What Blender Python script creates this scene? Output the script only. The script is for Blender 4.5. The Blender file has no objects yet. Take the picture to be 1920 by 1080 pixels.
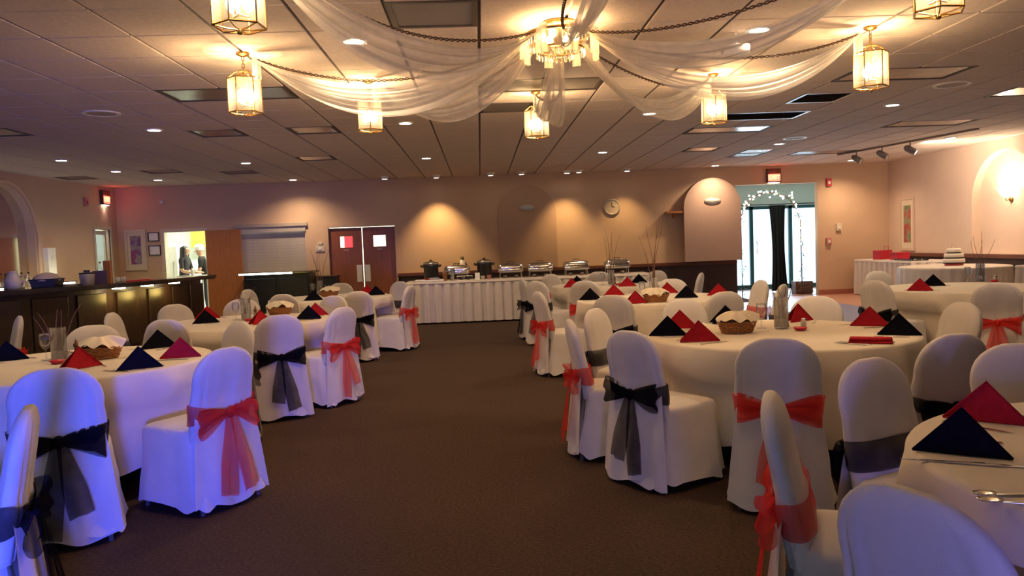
import bpy, bmesh, math, random
from mathutils import Vector, Matrix
from mathutils.geometry import tessellate_polygon
random.seed(7)
PI = math.pi
S = bpy.context.scene
COL = S.collection

# ------------------------------------------------------------------ camera
F_PX, CAM_H = 1460.0, 1.43
YAW, PITCH, ROLL = math.radians(2.2), math.radians(-3.2), 0.038
_f = Vector((math.sin(YAW)*math.cos(PITCH), math.cos(YAW)*math.cos(PITCH), math.sin(PITCH)))
_r0 = Vector((math.cos(YAW), -math.sin(YAW), 0)); _u0 = _r0.cross(_f)
_r = _r0*math.cos(ROLL) - _u0*math.sin(ROLL); _u = _u0*math.cos(ROLL) + _r0*math.sin(ROLL)
cd = bpy.data.cameras.new('camera'); cd.sensor_width = 36; cd.lens = F_PX/1920*36; cd.clip_start = .05; cd.clip_end = 200
cam = bpy.data.objects.new('camera', cd); COL.objects.link(cam)
cam.matrix_world = Matrix(((_r.x,_u.x,-_f.x,0),(_r.y,_u.y,-_f.y,0),(_r.z,_u.z,-_f.z,CAM_H),(0,0,0,1)))
S.camera = cam
def ray(x, y): return _f*F_PX + _r*(x-960) - _u*(y-540)
def atz(x, y, z):
    d = ray(x, y); k = (z-CAM_H)/d.z; return Vector((d.x*k, d.y*k, z))
def aty(x, y, Y):
    d = ray(x, y); k = Y/d.y; return Vector((d.x*k, Y, CAM_H+d.z*k))

# ------------------------------------------------------------------ world, exposure
S.view_settings.view_transform = 'Standard'; S.view_settings.look = 'None'
S.view_settings.gamma = 1; S.view_settings.use_curve_mapping = False
S.view_settings.exposure = 0.0
w = bpy.data.worlds.new('sky'); S.world = w; w.use_nodes = True
bg = w.node_tree.nodes['Background']; bg.inputs[0].default_value = (.55,.80,1.0,1); bg.inputs[1].default_value = 3.2
WARM = (1,.60,.25)
LANTERN_W, CHAND_W, CAN_W, WASH_W, SCONCE_W, KITCHEN_W = 46, 42, 135, 150, 62, 75
BLUE_FILL_W, WINDOW_FILL_W = 170, 14  # power of the added, unseen fill lights behind the camera

# ------------------------------------------------------------------ node materials
def nmat(name):
    m = bpy.data.materials.new(name); m.use_nodes = True
    return m, m.node_tree.nodes, m.node_tree.links, m.node_tree.nodes['Principled BSDF']
def mat(name, c, rough=.6, metal=0, var=.08, scale=30, bump=0, bscale=None, spec=None, sheen=0):
    m, N, L, b = nmat(name)
    b.inputs['Roughness'].default_value = rough; b.inputs['Metallic'].default_value = metal
    if spec is not None: b.inputs['Specular IOR Level'].default_value = spec
    if sheen: b.inputs['Sheen Weight'].default_value = sheen
    tc = N.new('ShaderNodeTexCoord')
    nz = N.new('ShaderNodeTexNoise'); nz.inputs['Scale'].default_value = scale; nz.inputs['Detail'].default_value = 4
    L.new(tc.outputs['Object'], nz.inputs['Vector'])
    rp = N.new('ShaderNodeValToRGB'); cr = rp.color_ramp
    cr.elements[0].position = .3; cr.elements[1].position = .7
    cr.elements[0].color = tuple(max(0,v*(1-var)) for v in c)+(1,); cr.elements[1].color = tuple(min(1,v*(1+var)) for v in c)+(1,)
    L.new(nz.outputs['Fac'], rp.inputs['Fac']); L.new(rp.outputs['Color'], b.inputs['Base Color'])
    if bump:
        n2 = N.new('ShaderNodeTexNoise'); n2.inputs['Scale'].default_value = bscale or scale*4; n2.inputs['Detail'].default_value = 5
        L.new(tc.outputs['Object'], n2.inputs['Vector'])
        bp = N.new('ShaderNodeBump'); bp.inputs['Strength'].default_value = bump; bp.inputs['Distance'].default_value = .01
        L.new(n2.outputs['Fac'], bp.inputs['Height']); L.new(bp.outputs['Normal'], b.inputs['Normal'])
    return m
def wood(name, c1, c2, rough=.4, axis=2, scale=6):
    m, N, L, b = nmat(name); b.inputs['Roughness'].default_value = rough
    tc = N.new('ShaderNodeTexCoord'); mp = N.new('ShaderNodeMapping'); s = [9,9,9]; s[axis] = .8
    mp.inputs['Scale'].default_value = s; L.new(tc.outputs['Object'], mp.inputs['Vector'])
    nz = N.new('ShaderNodeTexNoise'); nz.inputs['Scale'].default_value = scale; nz.inputs['Detail'].default_value = 6
    L.new(mp.outputs['Vector'], nz.inputs['Vector'])
    rp = N.new('ShaderNodeValToRGB'); rp.color_ramp.elements[0].position = .3; rp.color_ramp.elements[1].position = .7
    rp.color_ramp.elements[0].color = c1+(1,); rp.color_ramp.elements[1].color = c2+(1,)
    L.new(nz.outputs['Fac'], rp.inputs['Fac']); L.new(rp.outputs['Color'], b.inputs['Base Color'])
    return m
def emit(name, c, s):
    m, N, L, b = nmat(name); b.inputs['Base Color'].default_value = (.8,.8,.8,1)
    b.inputs['Emission Color'].default_value = c+(1,); b.inputs['Emission Strength'].default_value = s
    return m
def sheer(name, c, alpha, trans=.5, threads=None):
    m, N, L, b = nmat(name); N.remove(b); out = N['Material Output']
    t = N.new('ShaderNodeBsdfTransparent'); d = N.new('ShaderNodeBsdfDiffuse'); r = N.new('ShaderNodeBsdfTranslucent')
    tc = N.new('ShaderNodeTexCoord'); nz = N.new('ShaderNodeTexNoise'); nz.inputs['Scale'].default_value = 14; nz.inputs['Detail'].default_value = 4
    L.new(tc.outputs['Object'], nz.inputs['Vector'])
    rp = N.new('ShaderNodeMapRange'); rp.inputs[3].default_value = alpha*.8; rp.inputs[4].default_value = min(1,alpha*1.2)
    L.new(nz.outputs['Fac'], rp.inputs[0])
    d.inputs[0].default_value = c+(1,); r.inputs[0].default_value = c+(1,)
    m1 = N.new('ShaderNodeMixShader'); m1.inputs[0].default_value = trans; L.new(d.outputs[0], m1.inputs[1]); L.new(r.outputs[0], m1.inputs[2])
    m2 = N.new('ShaderNodeMixShader'); L.new(rp.outputs[0], m2.inputs[0]); L.new(t.outputs[0], m2.inputs[1]); L.new(m1.outputs[0], m2.inputs[2])
    L.new(m2.outputs[0], out.inputs[0]); return m
def thinglass(name, c=(.95,.97,1), refl=.12, rough=.03):
    m, N, L, b = nmat(name); N.remove(b); out = N['Material Output']
    t = N.new('ShaderNodeBsdfTransparent'); t.inputs[0].default_value = c+(1,)
    g = N.new('ShaderNodeBsdfGlossy'); g.inputs['Roughness'].default_value = rough
    fr = N.new('ShaderNodeLayerWeight'); fr.inputs[0].default_value = .25
    ad = N.new('ShaderNodeMath'); ad.operation = 'MULTIPLY_ADD'; ad.inputs[1].default_value = .55; ad.inputs[2].default_value = refl*.5
    L.new(fr.outputs['Fresnel'], ad.inputs[0])
    mx = N.new('ShaderNodeMixShader'); L.new(ad.outputs[0], mx.inputs[0]); L.new(t.outputs[0], mx.inputs[1]); L.new(g.outputs[0], mx.inputs[2])
    L.new(mx.outputs[0], out.inputs[0]); return m
def artmat(name, cols, scale=4):
    m, N, L, b = nmat(name); b.inputs['Roughness'].default_value = .35
    tc = N.new('ShaderNodeTexCoord'); vo = N.new('ShaderNodeTexNoise'); vo.inputs['Scale'].default_value = scale; vo.inputs['Detail'].default_value = 3
    L.new(tc.outputs['Object'], vo.inputs['Vector'])
    rp = N.new('ShaderNodeValToRGB'); cr = rp.color_ramp
    while len(cr.elements) < len(cols): cr.elements.new(.5)
    for i, c in enumerate(cols): cr.elements[i].position = .3+.4*i/(len(cols)-1); cr.elements[i].color = c+(1,)
    L.new(vo.outputs['Fac'], rp.inputs['Fac']); L.new(rp.outputs['Color'], b.inputs['Base Color']); return m

M = dict(
 carpet=mat('brown_carpet',(.062,.039,.029),.95,0,.35,60,.6,220,.1),
 wall=mat('tan_wall_paint',(.60,.42,.285),.75,0,.03,3,.12,140),
 wallR=mat('tan_wall_paint_side',(.62,.47,.37),.75,0,.03,3,.12,140),
 archp=mat('mauve_arch_paint',(.45,.31,.25),.8,0,.03,3,.1,120),
 archt=mat('tan_arch_paint',(.47,.315,.215),.8,0,.03,3,.1,120),
 tile=mat('ceiling_tile_board',(.66,.56,.50),.95,0,.07,26,.35,90),
 grid=mat('ceiling_grid_dark',(.07,.05,.045),.6,0,.1,20),
 trof=mat('light_panel_acrylic',(.22,.21,.20),.18,0,.06,40,.06,60),
 vent=mat('vent_louver_grey',(.20,.20,.20),.3,.2,.1,20),
 white=mat('white_paint',(.78,.77,.74),.5,0,.03,10),
 trim=mat('white_trim_metal',(.80,.78,.74),.4,0,.03,10),
 cover=mat('white_chair_cloth',(.58,.54,.52),.85,0,.04,9,.15,260,None,.2),
 cloth=mat('ivory_table_cloth',(.66,.585,.49),.85,0,.03,7,.12,300,None,.2),
 skirt=mat('satin_table_skirt',(.70,.64,.59),.5,0,.04,8,.1,200),
 wains=wood('dark_wainscot_wood',(.022,.008,.008),(.042,.016,.014),.5),
 rail=wood('chair_rail_wood',(.10,.03,.018),(.16,.055,.03),.4,0),
 door=wood('red_brown_door_wood',(.23,.068,.028),(.32,.10,.042),.4),
 doorO=wood('orange_brown_door_wood',(.36,.13,.038),(.46,.175,.052),.42),
 bartop=mat('dark_bar_top',(.025,.018,.018),.18,0,.2,14),
 barwood=wood('dark_bar_wood',(.018,.008,.005),(.042,.020,.009),.35),
 black=mat('black_plastic',(.012,.012,.014),.35,0,.2,20),
 blackfab=mat('black_curtain_cloth',(.012,.014,.014),.9,0,.3,18,.2,120),
 chrome=mat('polished_steel',(.72,.70,.66),.18,1,.04,20),
 steel=mat('brushed_steel',(.45,.43,.40),.35,1,.08,40),
 brass=mat('aged_brass',(.45,.28,.10),.35,1,.1,30),
 grey=mat('grey_metal_leg',(.30,.27,.25),.4,.6,.1,20),
 napk_r=mat('red_napkin_cloth',(.33,.012,.022),.95,0,.12,30,.2,300,.1),
 napk_k=mat('navy_black_napkin_cloth',(.005,.005,.010),.95,0,.2,30,.2,300,.05),
 sash_r=sheer('red_organza',(.80,.055,.045),.62,.5), sash_k=sheer('black_organza',(.008,.008,.012),.72,.3),
 drape=sheer('white_chiffon_drape',(.86,.82,.76),.56,.5), glass=thinglass('clear_glass'), lglass=sheer('lantern_seeded_glass',(1,.93,.80),.065,.75), crystal=thinglass('crystal_glass',(1,.97,.9),.15),
 wicker=mat('wicker_weave',(.33,.13,.035),.6,0,.35,80,.9,90), bread=mat('cream_bread_cloth',(.80,.70,.55),.85,0,.05,12,.2,100),
 twig=mat('brown_twig_bark',(.16,.075,.045),.8,0,.2,40), vine=mat('dark_vine_cord',(.11,.06,.03),.85,0,.3,50,.5,80),
 bulb=emit('warm_lantern_bulb',(1,.74,.42),90), bulbc=emit('warm_chandelier_bulb',(1,.74,.40),30),
 canlit=emit('recessed_lamp_lens',(1,.86,.66),16), canlitw=emit('recessed_lamp_lens_cool',(1,.93,.82),18),
 fairy=emit('fairy_bulb_glow',(1,.93,.78),14), leaf=mat('green_leaf',(.10,.16,.05),.6,0,.4,12),
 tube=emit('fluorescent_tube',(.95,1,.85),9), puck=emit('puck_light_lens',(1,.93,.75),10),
 exitred=emit('exit_sign_red_letters',(1,.10,.05),9), exitface=emit('exit_sign_lit_face',(1,.16,.08),1.6), exitdown=emit('exit_sign_down_lens',(1,.86,.8),10),
 housing=mat('exit_sign_housing',(.08,.03,.025),.5,0,.1,20),
 kwall=mat('kitchen_white_paint',(.80,.84,.80),.5,0,.03,5), kyel=mat('yellow_cabinet_laminate',(.82,.72,.06),.45,0,.04,8),
 vwall=mat('vestibule_pale_paint',(.62,.68,.60),.7,0,.03,5), teal=mat('teal_door_frame',(.03,.10,.11),.4,.3,.1,12),
 tilef=mat('pink_terracotta_tile',(.48,.24,.16),.35,0,.12,9,.1,40), dance=mat('blue_grey_dance_vinyl',(.15,.235,.48),.28,0,.1,14),  # dance floor colour carries the blue daylight from the entrance
 base=mat('terracotta_base_tile',(.36,.13,.09),.5,0,.12,14), ground=mat('concrete_ground',(.80,.80,.76),.9,0,.1,4),
 skin=mat('skin',(.55,.32,.22),.55,0,.05,20), hair=mat('dark_hair',(.015,.010,.010),.6,0,.3,60), shirt=mat('charcoal_shirt',(.035,.030,.038),.9,0,.2,30),
 shirt2=mat('black_shirt',(.012,.010,.012),.9,0,.2,30), cap=mat('white_cap_cloth',(.85,.85,.82),.8,0,.03,20), pants=mat('dark_trousers',(.02,.02,.03),.9,0,.2,30),
 cream=mat('cream_plastic',(.62,.55,.42),.4,0,.06,15), purple=mat('dark_purple_carton',(.05,.02,.06),.5,0,.2,14), olive=mat('pale_green_plastic',(.35,.36,.22),.4,0,.15,15),
 mirror=mat('mirror_glass',(.75,.72,.65),.06,1,.02,4), shutter=mat('grey_shutter_slat',(.50,.46,.40),.45,.2,.04,10), paper=mat('white_paper',(.80,.80,.76),.7,0,.03,20),
 icing=mat('white_icing',(.85,.80,.74),.6,0,.03,20), ribbon=mat('black_ribbon',(.012,.01,.012),.5,0,.1,20), redbox=mat('red_gloss',(.50,.02,.04),.35,0,.1,12),
 pepper=mat('brown_peppermill_wood',(.16,.06,.025),.35,0,.2,20), pinkwall=mat('pink_device_plastic',(.55,.22,.22),.4,0,.08,20), blue=mat('blue_mat',(.1,.15,.3),.5),
 art1=artmat('framed_print',[(.10,.09,.10),(.35,.30,.28),(.16,.05,.25),(.55,.06,.09)],5), art2=artmat('narrow_print',[(.04,.07,.05),(.20,.30,.16),(.42,.05,.07),(.10,.10,.09)],4),
 oval=mat('pale_oval_plaque',(.50,.50,.46),.5,0,.05,20), clockf=mat('clock_face',(.52,.42,.33),.4,0,.1,16), dim=mat('speaker_grille',(.42,.35,.30),.7,0,.08,60),
 outlet=mat('ivory_switch_plate',(.66,.58,.44),.4,0,.03,20), redglass=mat('bottle_glass_dark',(.02,.04,.02),.1,0,.2,20), led=emit('blue_led_lens',(.22,.34,1),12),
)

# ------------------------------------------------------------------ mesh builder
class MB:
    def __init__(s): s.v=[]; s.f=[]
    def add(s, vs, fs):
        o=len(s.v); s.v += [tuple(p) for p in vs]; s.f += [tuple(i+o for i in f) for f in fs]; return s
    def box(s, a, b, bev=0):
        x0,y0,z0=a; x1,y1,z1=b
        if bev<=0:
            return s.add([(x0,y0,z0),(x1,y0,z0),(x1,y1,z0),(x0,y1,z0),(x0,y0,z1),(x1,y0,z1),(x1,y1,z1),(x0,y1,z1)],
              [(3,2,1,0),(4,5,6,7),(0,1,5,4),(1,2,6,5),(2,3,7,6),(3,0,4,7)])
        bm=bmesh.new(); bmesh.ops.create_cube(bm,size=1)
        for v in bm.verts: v.co=Vector(((x0+x1)/2+v.co.x*(x1-x0),(y0+y1)/2+v.co.y*(y1-y0),(z0+z1)/2+v.co.z*(z1-z0)))
        bmesh.ops.bevel(bm,geom=bm.edges[:],offset=bev,segments=2,affect='EDGES',profile=.5)
        bm.verts.index_update(); s.add([v.co[:] for v in bm.verts],[[v.index for v in f.verts] for f in bm.faces]); bm.free(); return s
    def lathe(s, prof, n=20, c=(0,0,0), ax='z', rx=1, ry=1, hollow=False):
        if hollow: prof=list(prof)+[prof[0]]
        vs=[];fs=[];m=len(prof)
        for r,h in prof:
            for k in range(n):
                a=2*PI*k/n; p=(r*math.cos(a)*rx,r*math.sin(a)*ry,h)
                if ax=='y': p=(p[0],h,p[1])
                elif ax=='x': p=(h,p[0],p[1])
                vs.append((p[0]+c[0],p[1]+c[1],p[2]+c[2]))
        for i in range(m-1):
            for k in range(n): fs.append((i*n+k,i*n+(k+1)%n,(i+1)*n+(k+1)%n,(i+1)*n+k))
        if prof[0][0]>1e-6 and not hollow: fs.append(tuple(range(n-1,-1,-1)))
        if prof[-1][0]>1e-6 and not hollow: fs.append(tuple((m-1)*n+k for k in range(n)))
        return s.add(vs,fs)
    def cyl(s, c, r, h, n=20, ax='z'): return s.lathe([(r,0),(r,h)],n,c,ax)
    def tube(s, pts, r, n=6, closed=False):
        pts=[Vector(p) for p in pts]; m=len(pts); vs=[];fs=[]
        R=r if hasattr(r,'__len__') else [r]*m
        up=Vector((0,0,1))
        for i,p in enumerate(pts):
            a=pts[(i-1)%m] if (i>0 or closed) else p; b=pts[(i+1)%m] if (i<m-1 or closed) else p
            t=(b-a).normalized(); u=t.cross(up)
            if u.length<1e-3: u=t.cross(Vector((1,0,0)))
            u.normalize(); w=t.cross(u)
            for k in range(n):
                an=2*PI*k/n; vs.append(p+(u*math.cos(an)+w*math.sin(an))*R[i])
        for i in range(m if closed else m-1):
            j=(i+1)%m
            for k in range(n): fs.append((i*n+k,i*n+(k+1)%n,j*n+(k+1)%n,j*n+k))
        if not closed: fs += [tuple(range(n-1,-1,-1)),tuple((m-1)*n+k for k in range(n))]
        return s.add(vs,fs)
    def grid(s, fn, nu, nv, wrapu=False):
        vs=[fn(i/nu,j/nv) for i in range(nu if wrapu else nu+1) for j in range(nv+1)]; fs=[]
        for i in range(nu):
            i2=(i+1)%nu if wrapu else i+1
            for j in range(nv): fs.append((i*(nv+1)+j,i2*(nv+1)+j,i2*(nv+1)+j+1,i*(nv+1)+j+1))
        return s.add(vs,fs)
    def sphere(s, c, rx, ry=None, rz=None, n=12, m=8):
        ry=ry or rx; rz=rz or rx; vs=[];fs=[]
        for i in range(m+1):
            ph=PI*i/m
            for k in range(n):
                th=2*PI*k/n; vs.append((c[0]+rx*math.sin(ph)*math.cos(th),c[1]+ry*math.sin(ph)*math.sin(th),c[2]-rz*math.cos(ph)))
        for i in range(m):
            for k in range(n): fs.append((i*n+k,i*n+(k+1)%n,(i+1)*n+(k+1)%n,(i+1)*n+k))
        return s.add(vs,fs)
    def plate(s, outer, holes, fn, t):
        """2-D outline with holes, made solid; fn(u,v,d) maps to 3-D, d from 0 to t"""
        loops=[outer]+holes; flat=[p for l in loops for p in l]; n=len(flat)
        tris=tessellate_polygon([[Vector((p[0],p[1],0)) for p in l] for l in loops])
        vs=[fn(p[0],p[1],0) for p in flat]+[fn(p[0],p[1],t) for p in flat]
        fs=[tuple(q) for q in tris]+[tuple(i+n for i in reversed(q)) for q in tris]
        o=0
        for l in loops:
            for i in range(len(l)): j=(i+1)%len(l); fs.append((o+i,o+j,o+j+n,o+i+n))
            o+=len(l)
        return s.add(vs,fs)
    def mesh(s, name, m, smooth=False, normals=True):
        me=bpy.data.meshes.new(name); me.from_pydata(s.v,[],s.f); me.materials.append(m)
        if normals:
            bm=bmesh.new(); bm.from_mesh(me); bmesh.ops.recalc_face_normals(bm,faces=bm.faces[:]); bm.to_mesh(me); bm.free()
        if smooth:
            for p in me.polygons: p.use_smooth=True
        me.update(); return me
    def obj(s, name, m, parent=None, smooth=False, normals=True):
        o=bpy.data.objects.new(name, s.mesh(name,M[m] if isinstance(m,str) else m,smooth,normals)); COL.objects.link(o)
        if parent: o.parent=parent
        return o
def tag(o, label=None, cat=None, group=None, kind=None):
    if label: o['label']=label
    if cat: o['category']=cat
    if group: o['group']=group
    if kind: o['kind']=kind
    return o
def thing(name, label, cat, loc=(0,0,0), rz=0, group=None, sc=1):
    o=bpy.data.objects.new(name,None); COL.objects.link(o); o.empty_display_size=.1
    o.location=loc; o.rotation_euler=(0,0,rz); o.scale=(sc,sc,sc); return tag(o,label,cat,group)
def struct(o): o['kind']='structure'; return o
def copy_tree(o, parent=None):
    c=o.copy(); COL.objects.link(c); c.parent=parent
    for ch in o.children: copy_tree(ch,c)
    return c
def light(kind, name, loc, power, color, parent=None, **kw):
    d=bpy.data.lights.new(name,kind); d.energy=power; d.color=color
    for k,v in kw.items(): setattr(d,k,v)
    o=bpy.data.objects.new(name,d); COL.objects.link(o); o.location=loc
    if parent: o.parent=parent
    return o

# ================================================================== the room shell
BY, LX, RX, RY, CZ = 17.6, -8.0, 9.4, -3.5, 2.99
def arch(c, r, z0, zs, n=20):
    return [(c-r,z0),(c+r,z0)]+[(c+r*math.cos(PI*k/n),zs+r*math.sin(PI*k/n)) for k in range(n+1)]
struct(MB().box((LX-.2,RY-.2,-.1),(RX+.2,BY+.16,0)).obj('floor','carpet'))
b=MB().box((5.95,12,.0),(RX,BY,.006)).obj('floor_tile','tilef'); struct(b); tag(b,'pinkish tile floor by the entrance')
# back wall with kitchen door, serving shutter, double door and entrance openings
out=[(LX-.15,0),(-7.0,0),(-7.0,2.0),(-6.08,2.0),(-6.08,0),(-3.4,0),(-3.4,1.97),(-1.89,1.97),(-1.89,0),(5.84,0),(5.84,2.58),(7.74,2.58),(7.74,0),(RX+.15,0),(RX+.15,3.1),(LX-.15,3.1)]
wb=struct(MB().plate(out,[[(-5.34,1.0),(-3.9,1.0),(-3.9,2.06),(-5.34,2.06)]],lambda u,v,d:(u,BY+d,v),.15).obj('wall_back','wall'))
wr=struct(MB().plate([(RY,0),(BY,0),(BY,3.1),(RY,3.1)],[arch(13.66,.91,.93,1.89)],lambda u,v,d:(RX+d,u,v),.15).obj('wall_right','wallR'))
MB().box((RX+.15,12.6,.8),(RX+.2,14.7,2.95)).obj('niche_back','wallR',wr)
wl=struct(MB().plate([(RY,0),(16.57,0),(16.57,2.08),(17.23,2.08),(17.23,0),(BY,0),(BY,3.1),(RY,3.1)],[arch(13.55,.84,1.0,1.93)],lambda u,v,d:(LX-d,u,v),.15).obj('wall_left','wall'))
MB().box((LX-.2,12.6,.9),(LX-.15,14.5,2.9)).obj('niche_back','mirror',wl)
arc=[(LX+.012,13.55+.9*math.cos(PI*k/24),1.93+.9*math.sin(PI*k/24)) for k in range(25)]
MB().tube([(LX+.012,14.45,1.0)]+arc+[(LX+.012,12.65,1.0)],.035,8).obj('arch_moulding','wall',wl,True)
wf=struct(MB().plate([(LX-.15,0),(RX+.15,0),(RX+.15,3.1),(LX-.15,3.1)],[[(-4.6,.9),(-1.0,.9),(-1.0,2.3),(-4.6,2.3)]],lambda u,v,d:(u,RY-d,v),.15).obj('wall_front','wall'))
wn=struct(MB().box((-4.6,RY-.1,.9),(-1.0,RY-.09,2.3)).obj('window_1','glass'))  # added window, unseen behind the camera, for bluish fill
fr=MB()
for x in (-4.6,-3.4,-2.2,-1.05): fr.box((x,RY-.12,.9),(x+.05,RY-.06,2.3))
fr.box((-4.6,RY-.12,.9),(-1,RY-.06,.95)); fr.box((-4.6,RY-.12,2.25),(-1,RY-.06,2.3)); fr.obj('window_frame','white',wn)
wl_=light('AREA','window_daylight',(-2.8,RY+.03,1.6),WINDOW_FILL_W,(.42,.50,1),wn,shape='RECTANGLE',size=3.5,size_y=1.35); wl_.rotation_euler=(PI/2,0,0)  # added blue-violet fill lamp standing in the added window
# wainscot, rails, base tiles
ws=struct(MB().box((-1.86,BY-.02,0),(5.84,BY,.80)).obj('trim_1','wains'))
for i in range(11):
    a=-1.86+i*.7; MB().box((a+.03,BY-.03,.12),(a+.67,BY-.018,.74),.004).obj('wainscot_panel','wains',ws)
MB().box((-1.88,BY-.05,.80),(5.84,BY,.88),.01).obj('chair_rail','rail',ws)
ws=struct(MB().box((RX-.02,4,0),(RX,BY,.84)).obj('trim_2','wains'))
for i in range(19):
    a=4+i*.71; MB().box((RX-.03,a+.03,.12),(RX-.018,a+.68,.76),.004).obj('wainscot_panel','wains',ws)
MB().box((RX-.05,4,.84),(RX,BY,.92),.01).obj('chair_rail','rail',ws)
struct(MB().box((7.74,BY-.015,.006),(RX-.02,BY,.12),.004).obj('baseboard_back','base'))
struct(MB().box((LX,8,0),(LX+.015,16.5,.1),.004).obj('baseboard_left','wains'))

# ------------------------------------------------------------------ ceiling: dark grid, 2 ft tiles proud of it
ceil=struct(MB().box((LX-.15,RY-.15,CZ+.012),(RX+.15,BY+.15,CZ+.08)).obj('ceiling','grid'))
TX0,TY0,TS=.052,5.05,.609
def ti(x): return math.floor((x-TX0)/TS)
def tj(y): return math.floor((y-TY0)/TS)
troffers=[]   # (x, y, columns, kind, place)
for x,y,nc,k,lab in [(-.24,5.2,1,'t','over the aisle before the swags'),(-2.67,7.8,2,'t','behind the lantern nearest the bar'),(-3.3,10.3,1,'t','above the middle bar-side table, bar side'),(-2.06,10.3,1,'t','above the middle bar-side table, aisle side'),(-2.71,13.5,1,'t','above the table facing the roller shutter'),
      (-5.7,14.6,1,'t','above the kitchen end of the bar'),(-4.4,15.3,1,'t','in front of the roller shutter'),(-7.5,15.2,1,'t','against the bar side wall'),(-5.6,9.5,1,'t','above the curved end of the bar'),(.4,7.65,2,'t','amber lit, behind the chandelier'),(.4,9.3,1,'t','beyond the lantern behind the chandelier'),
      (3.97,13.9,1,'t','before the mauve arch panel'),(3.55,10.2,2,'v','with bluish sheen beyond the brightest swag'),(3.1,11.4,2,'t','beyond the louvred vent'),(4.98,14.4,1,'t','small, before the exit sign'),(6.5,15.0,2,'t','shining with daylight, above the dance floor'),
      (6.4,11.4,2,'t','shining, before the track spotlights'),(3.8,8.0,2,'t','beside the end of the brightest swag'),(6.15,8.95,2,'t','beside the round speaker, dance floor side'),(3.76,8.9,1,'v','narrow, beside the end of the brightest swag'),(5.2,15.2,1,'t','small, nearest the exit sign')]:
    troffers.append((ti(x),tj(y),nc,k,lab))
taken={(i+c,j) for i,j,nc,k,lab in troffers for c in range(nc)}
tm=MB().box((.012,.007,-.0),(TS-.012,TS-.007,.02),.004).mesh('ceiling_tile',M['tile'])
alltiles=[]
for i in range(ti(LX)-0,ti(RX)+1):
    for j in range(tj(RY),tj(BY)+1):
        if (i,j) in taken: continue
        x,y=TX0+i*TS,TY0+j*TS
        if x<LX-.01 or x+TS>RX+.01 or y+TS>BY+.01: 
            alltiles.append((99,i,j,x,y)); continue
        cx,cy=x+TS/2,y+TS/2
        vis = cy>4.6 and abs(cx-.04*cy)<.70*cy+.6
        alltiles.append((cy if vis else 50+cy,i,j,x,y))
alltiles.sort()
rest=MB()
for n,(d,i,j,x,y) in enumerate(alltiles):
    if n<290 and d<40:
        o=bpy.data.objects.new('ceiling_tile',tm); COL.objects.link(o); o.parent=ceil; o.location=(x,y,CZ)
    else:
        rest.box((max(x+.012,LX),y+.007,CZ),(min(x+TS-.012,RX),min(y+TS-.007,BY),CZ+.013))
o=rest.obj('far_ceiling_tiles','tile',ceil); o['kind']='stuff'
for i,j,nc,k,lab in troffers:
    x,y=TX0+i*TS,TY0+j*TS
    nm='fluorescent_fixture' if k=='t' else 'air_vent'
    t=thing(nm,('unlit recessed fluorescent fixture ' if k=='t' else 'louvred air vent ')+lab,'ceiling panel' if k=='t' else 'vent',(x,y,CZ),0,'unlit panels in the ceiling' if k=='t' else 'ceiling vents')
    W=nc*TS
    fm=MB().box((.008,.006,.0),(.045,TS-.006,.02)).box((W-.045,.006,.0),(W-.008,TS-.006,.02)).box((.045,.006,0),(W-.045,.04,.02)).box((.045,TS-.04,0),(W-.045,TS-.006,.02))
    fm.obj('frame','grid' if k=='t' else 'steel',t)
    if k=='t': MB().box((.045,.04,.006),(W-.045,TS-.04,.012)).obj('diffuser','trof',t)
    else:
        for q in range(7):
            yy=.06+q*.075; MB().add([(.045,yy,.0),(W-.045,yy,.0),(W-.045,yy+.05,.016),(.045,yy+.05,.016)],[(0,1,2,3)]).obj('louver','vent',t,normals=False)

# ================================================================== recessed lamps
def can(x,y,label,lit='canlit',spot=CAN_W,tilt=None,size=2.5):
    t=thing('recessed_light',label,'ceiling light',(x,y,CZ),0,'lit recessed ceiling lights')
    MB().lathe([(.075,-.012),(.105,-.012),(.105,.0),(.075,.0)],24,hollow=True).obj('trim_ring','trim',t,False)
    MB().lathe([(.0,-.006),(.075,-.010),(.075,-.002),(0,-.002)],24).obj('lens',lit,t)
    if spot:
        l=light('SPOT','lamp_light',(0,0,-.03),spot,(1,.70,.42),t,spot_size=size,spot_blend=.9,shadow_soft_size=.05)
        if tilt: l.rotation_euler=tilt
for (x,y,lab) in [(-3.91,9.74,'above the second table along the bar'),(-6.39,12.35,'above the bar, furthest from the exit sign'),(-6.39,14.15,'above the middle of the back bar'),(-6.39,15.94,'above the bar, beside the exit sign'),
      (-3.93,13.52,'in front of the serving shutter'),(-3.94,16.9,'against the wall above the serving shutter'),(-.87,9.82,'beyond the swagged drapes over the aisle'),(-.88,13.71,'in front of the buffet table'),
      (2.21,13.72,'over the table in front of the chafing dishes'),(2.16,9.68,'behind the lantern beyond the drapes, over the right tables'),(5.2,9.62,'over the table beside the dance floor'),
      (5.21,13.33,'beside the round ceiling speaker over the dance floor'),(8.18,16.84,'in the corner by the framed print'),(8.22,13.31,'beside the track spotlights above the cake table'),(5.21,17.0,'above the arch panel by the entrance'),
      (-3.93,5.93,'above the table by the curved bar end'),(-.88,5.93,'veiled by the bar-side swag'),(2.18,5.93,'behind the security camera'),(5.2,5.93,'short of the round speaker')]:
    can(x,y,'lit recessed ceiling light '+lab,'canlitw' if x<-6 or x>5 else 'canlit', CAN_W*(.6 if x<-6 else .7 if y<7 else 1))
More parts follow.
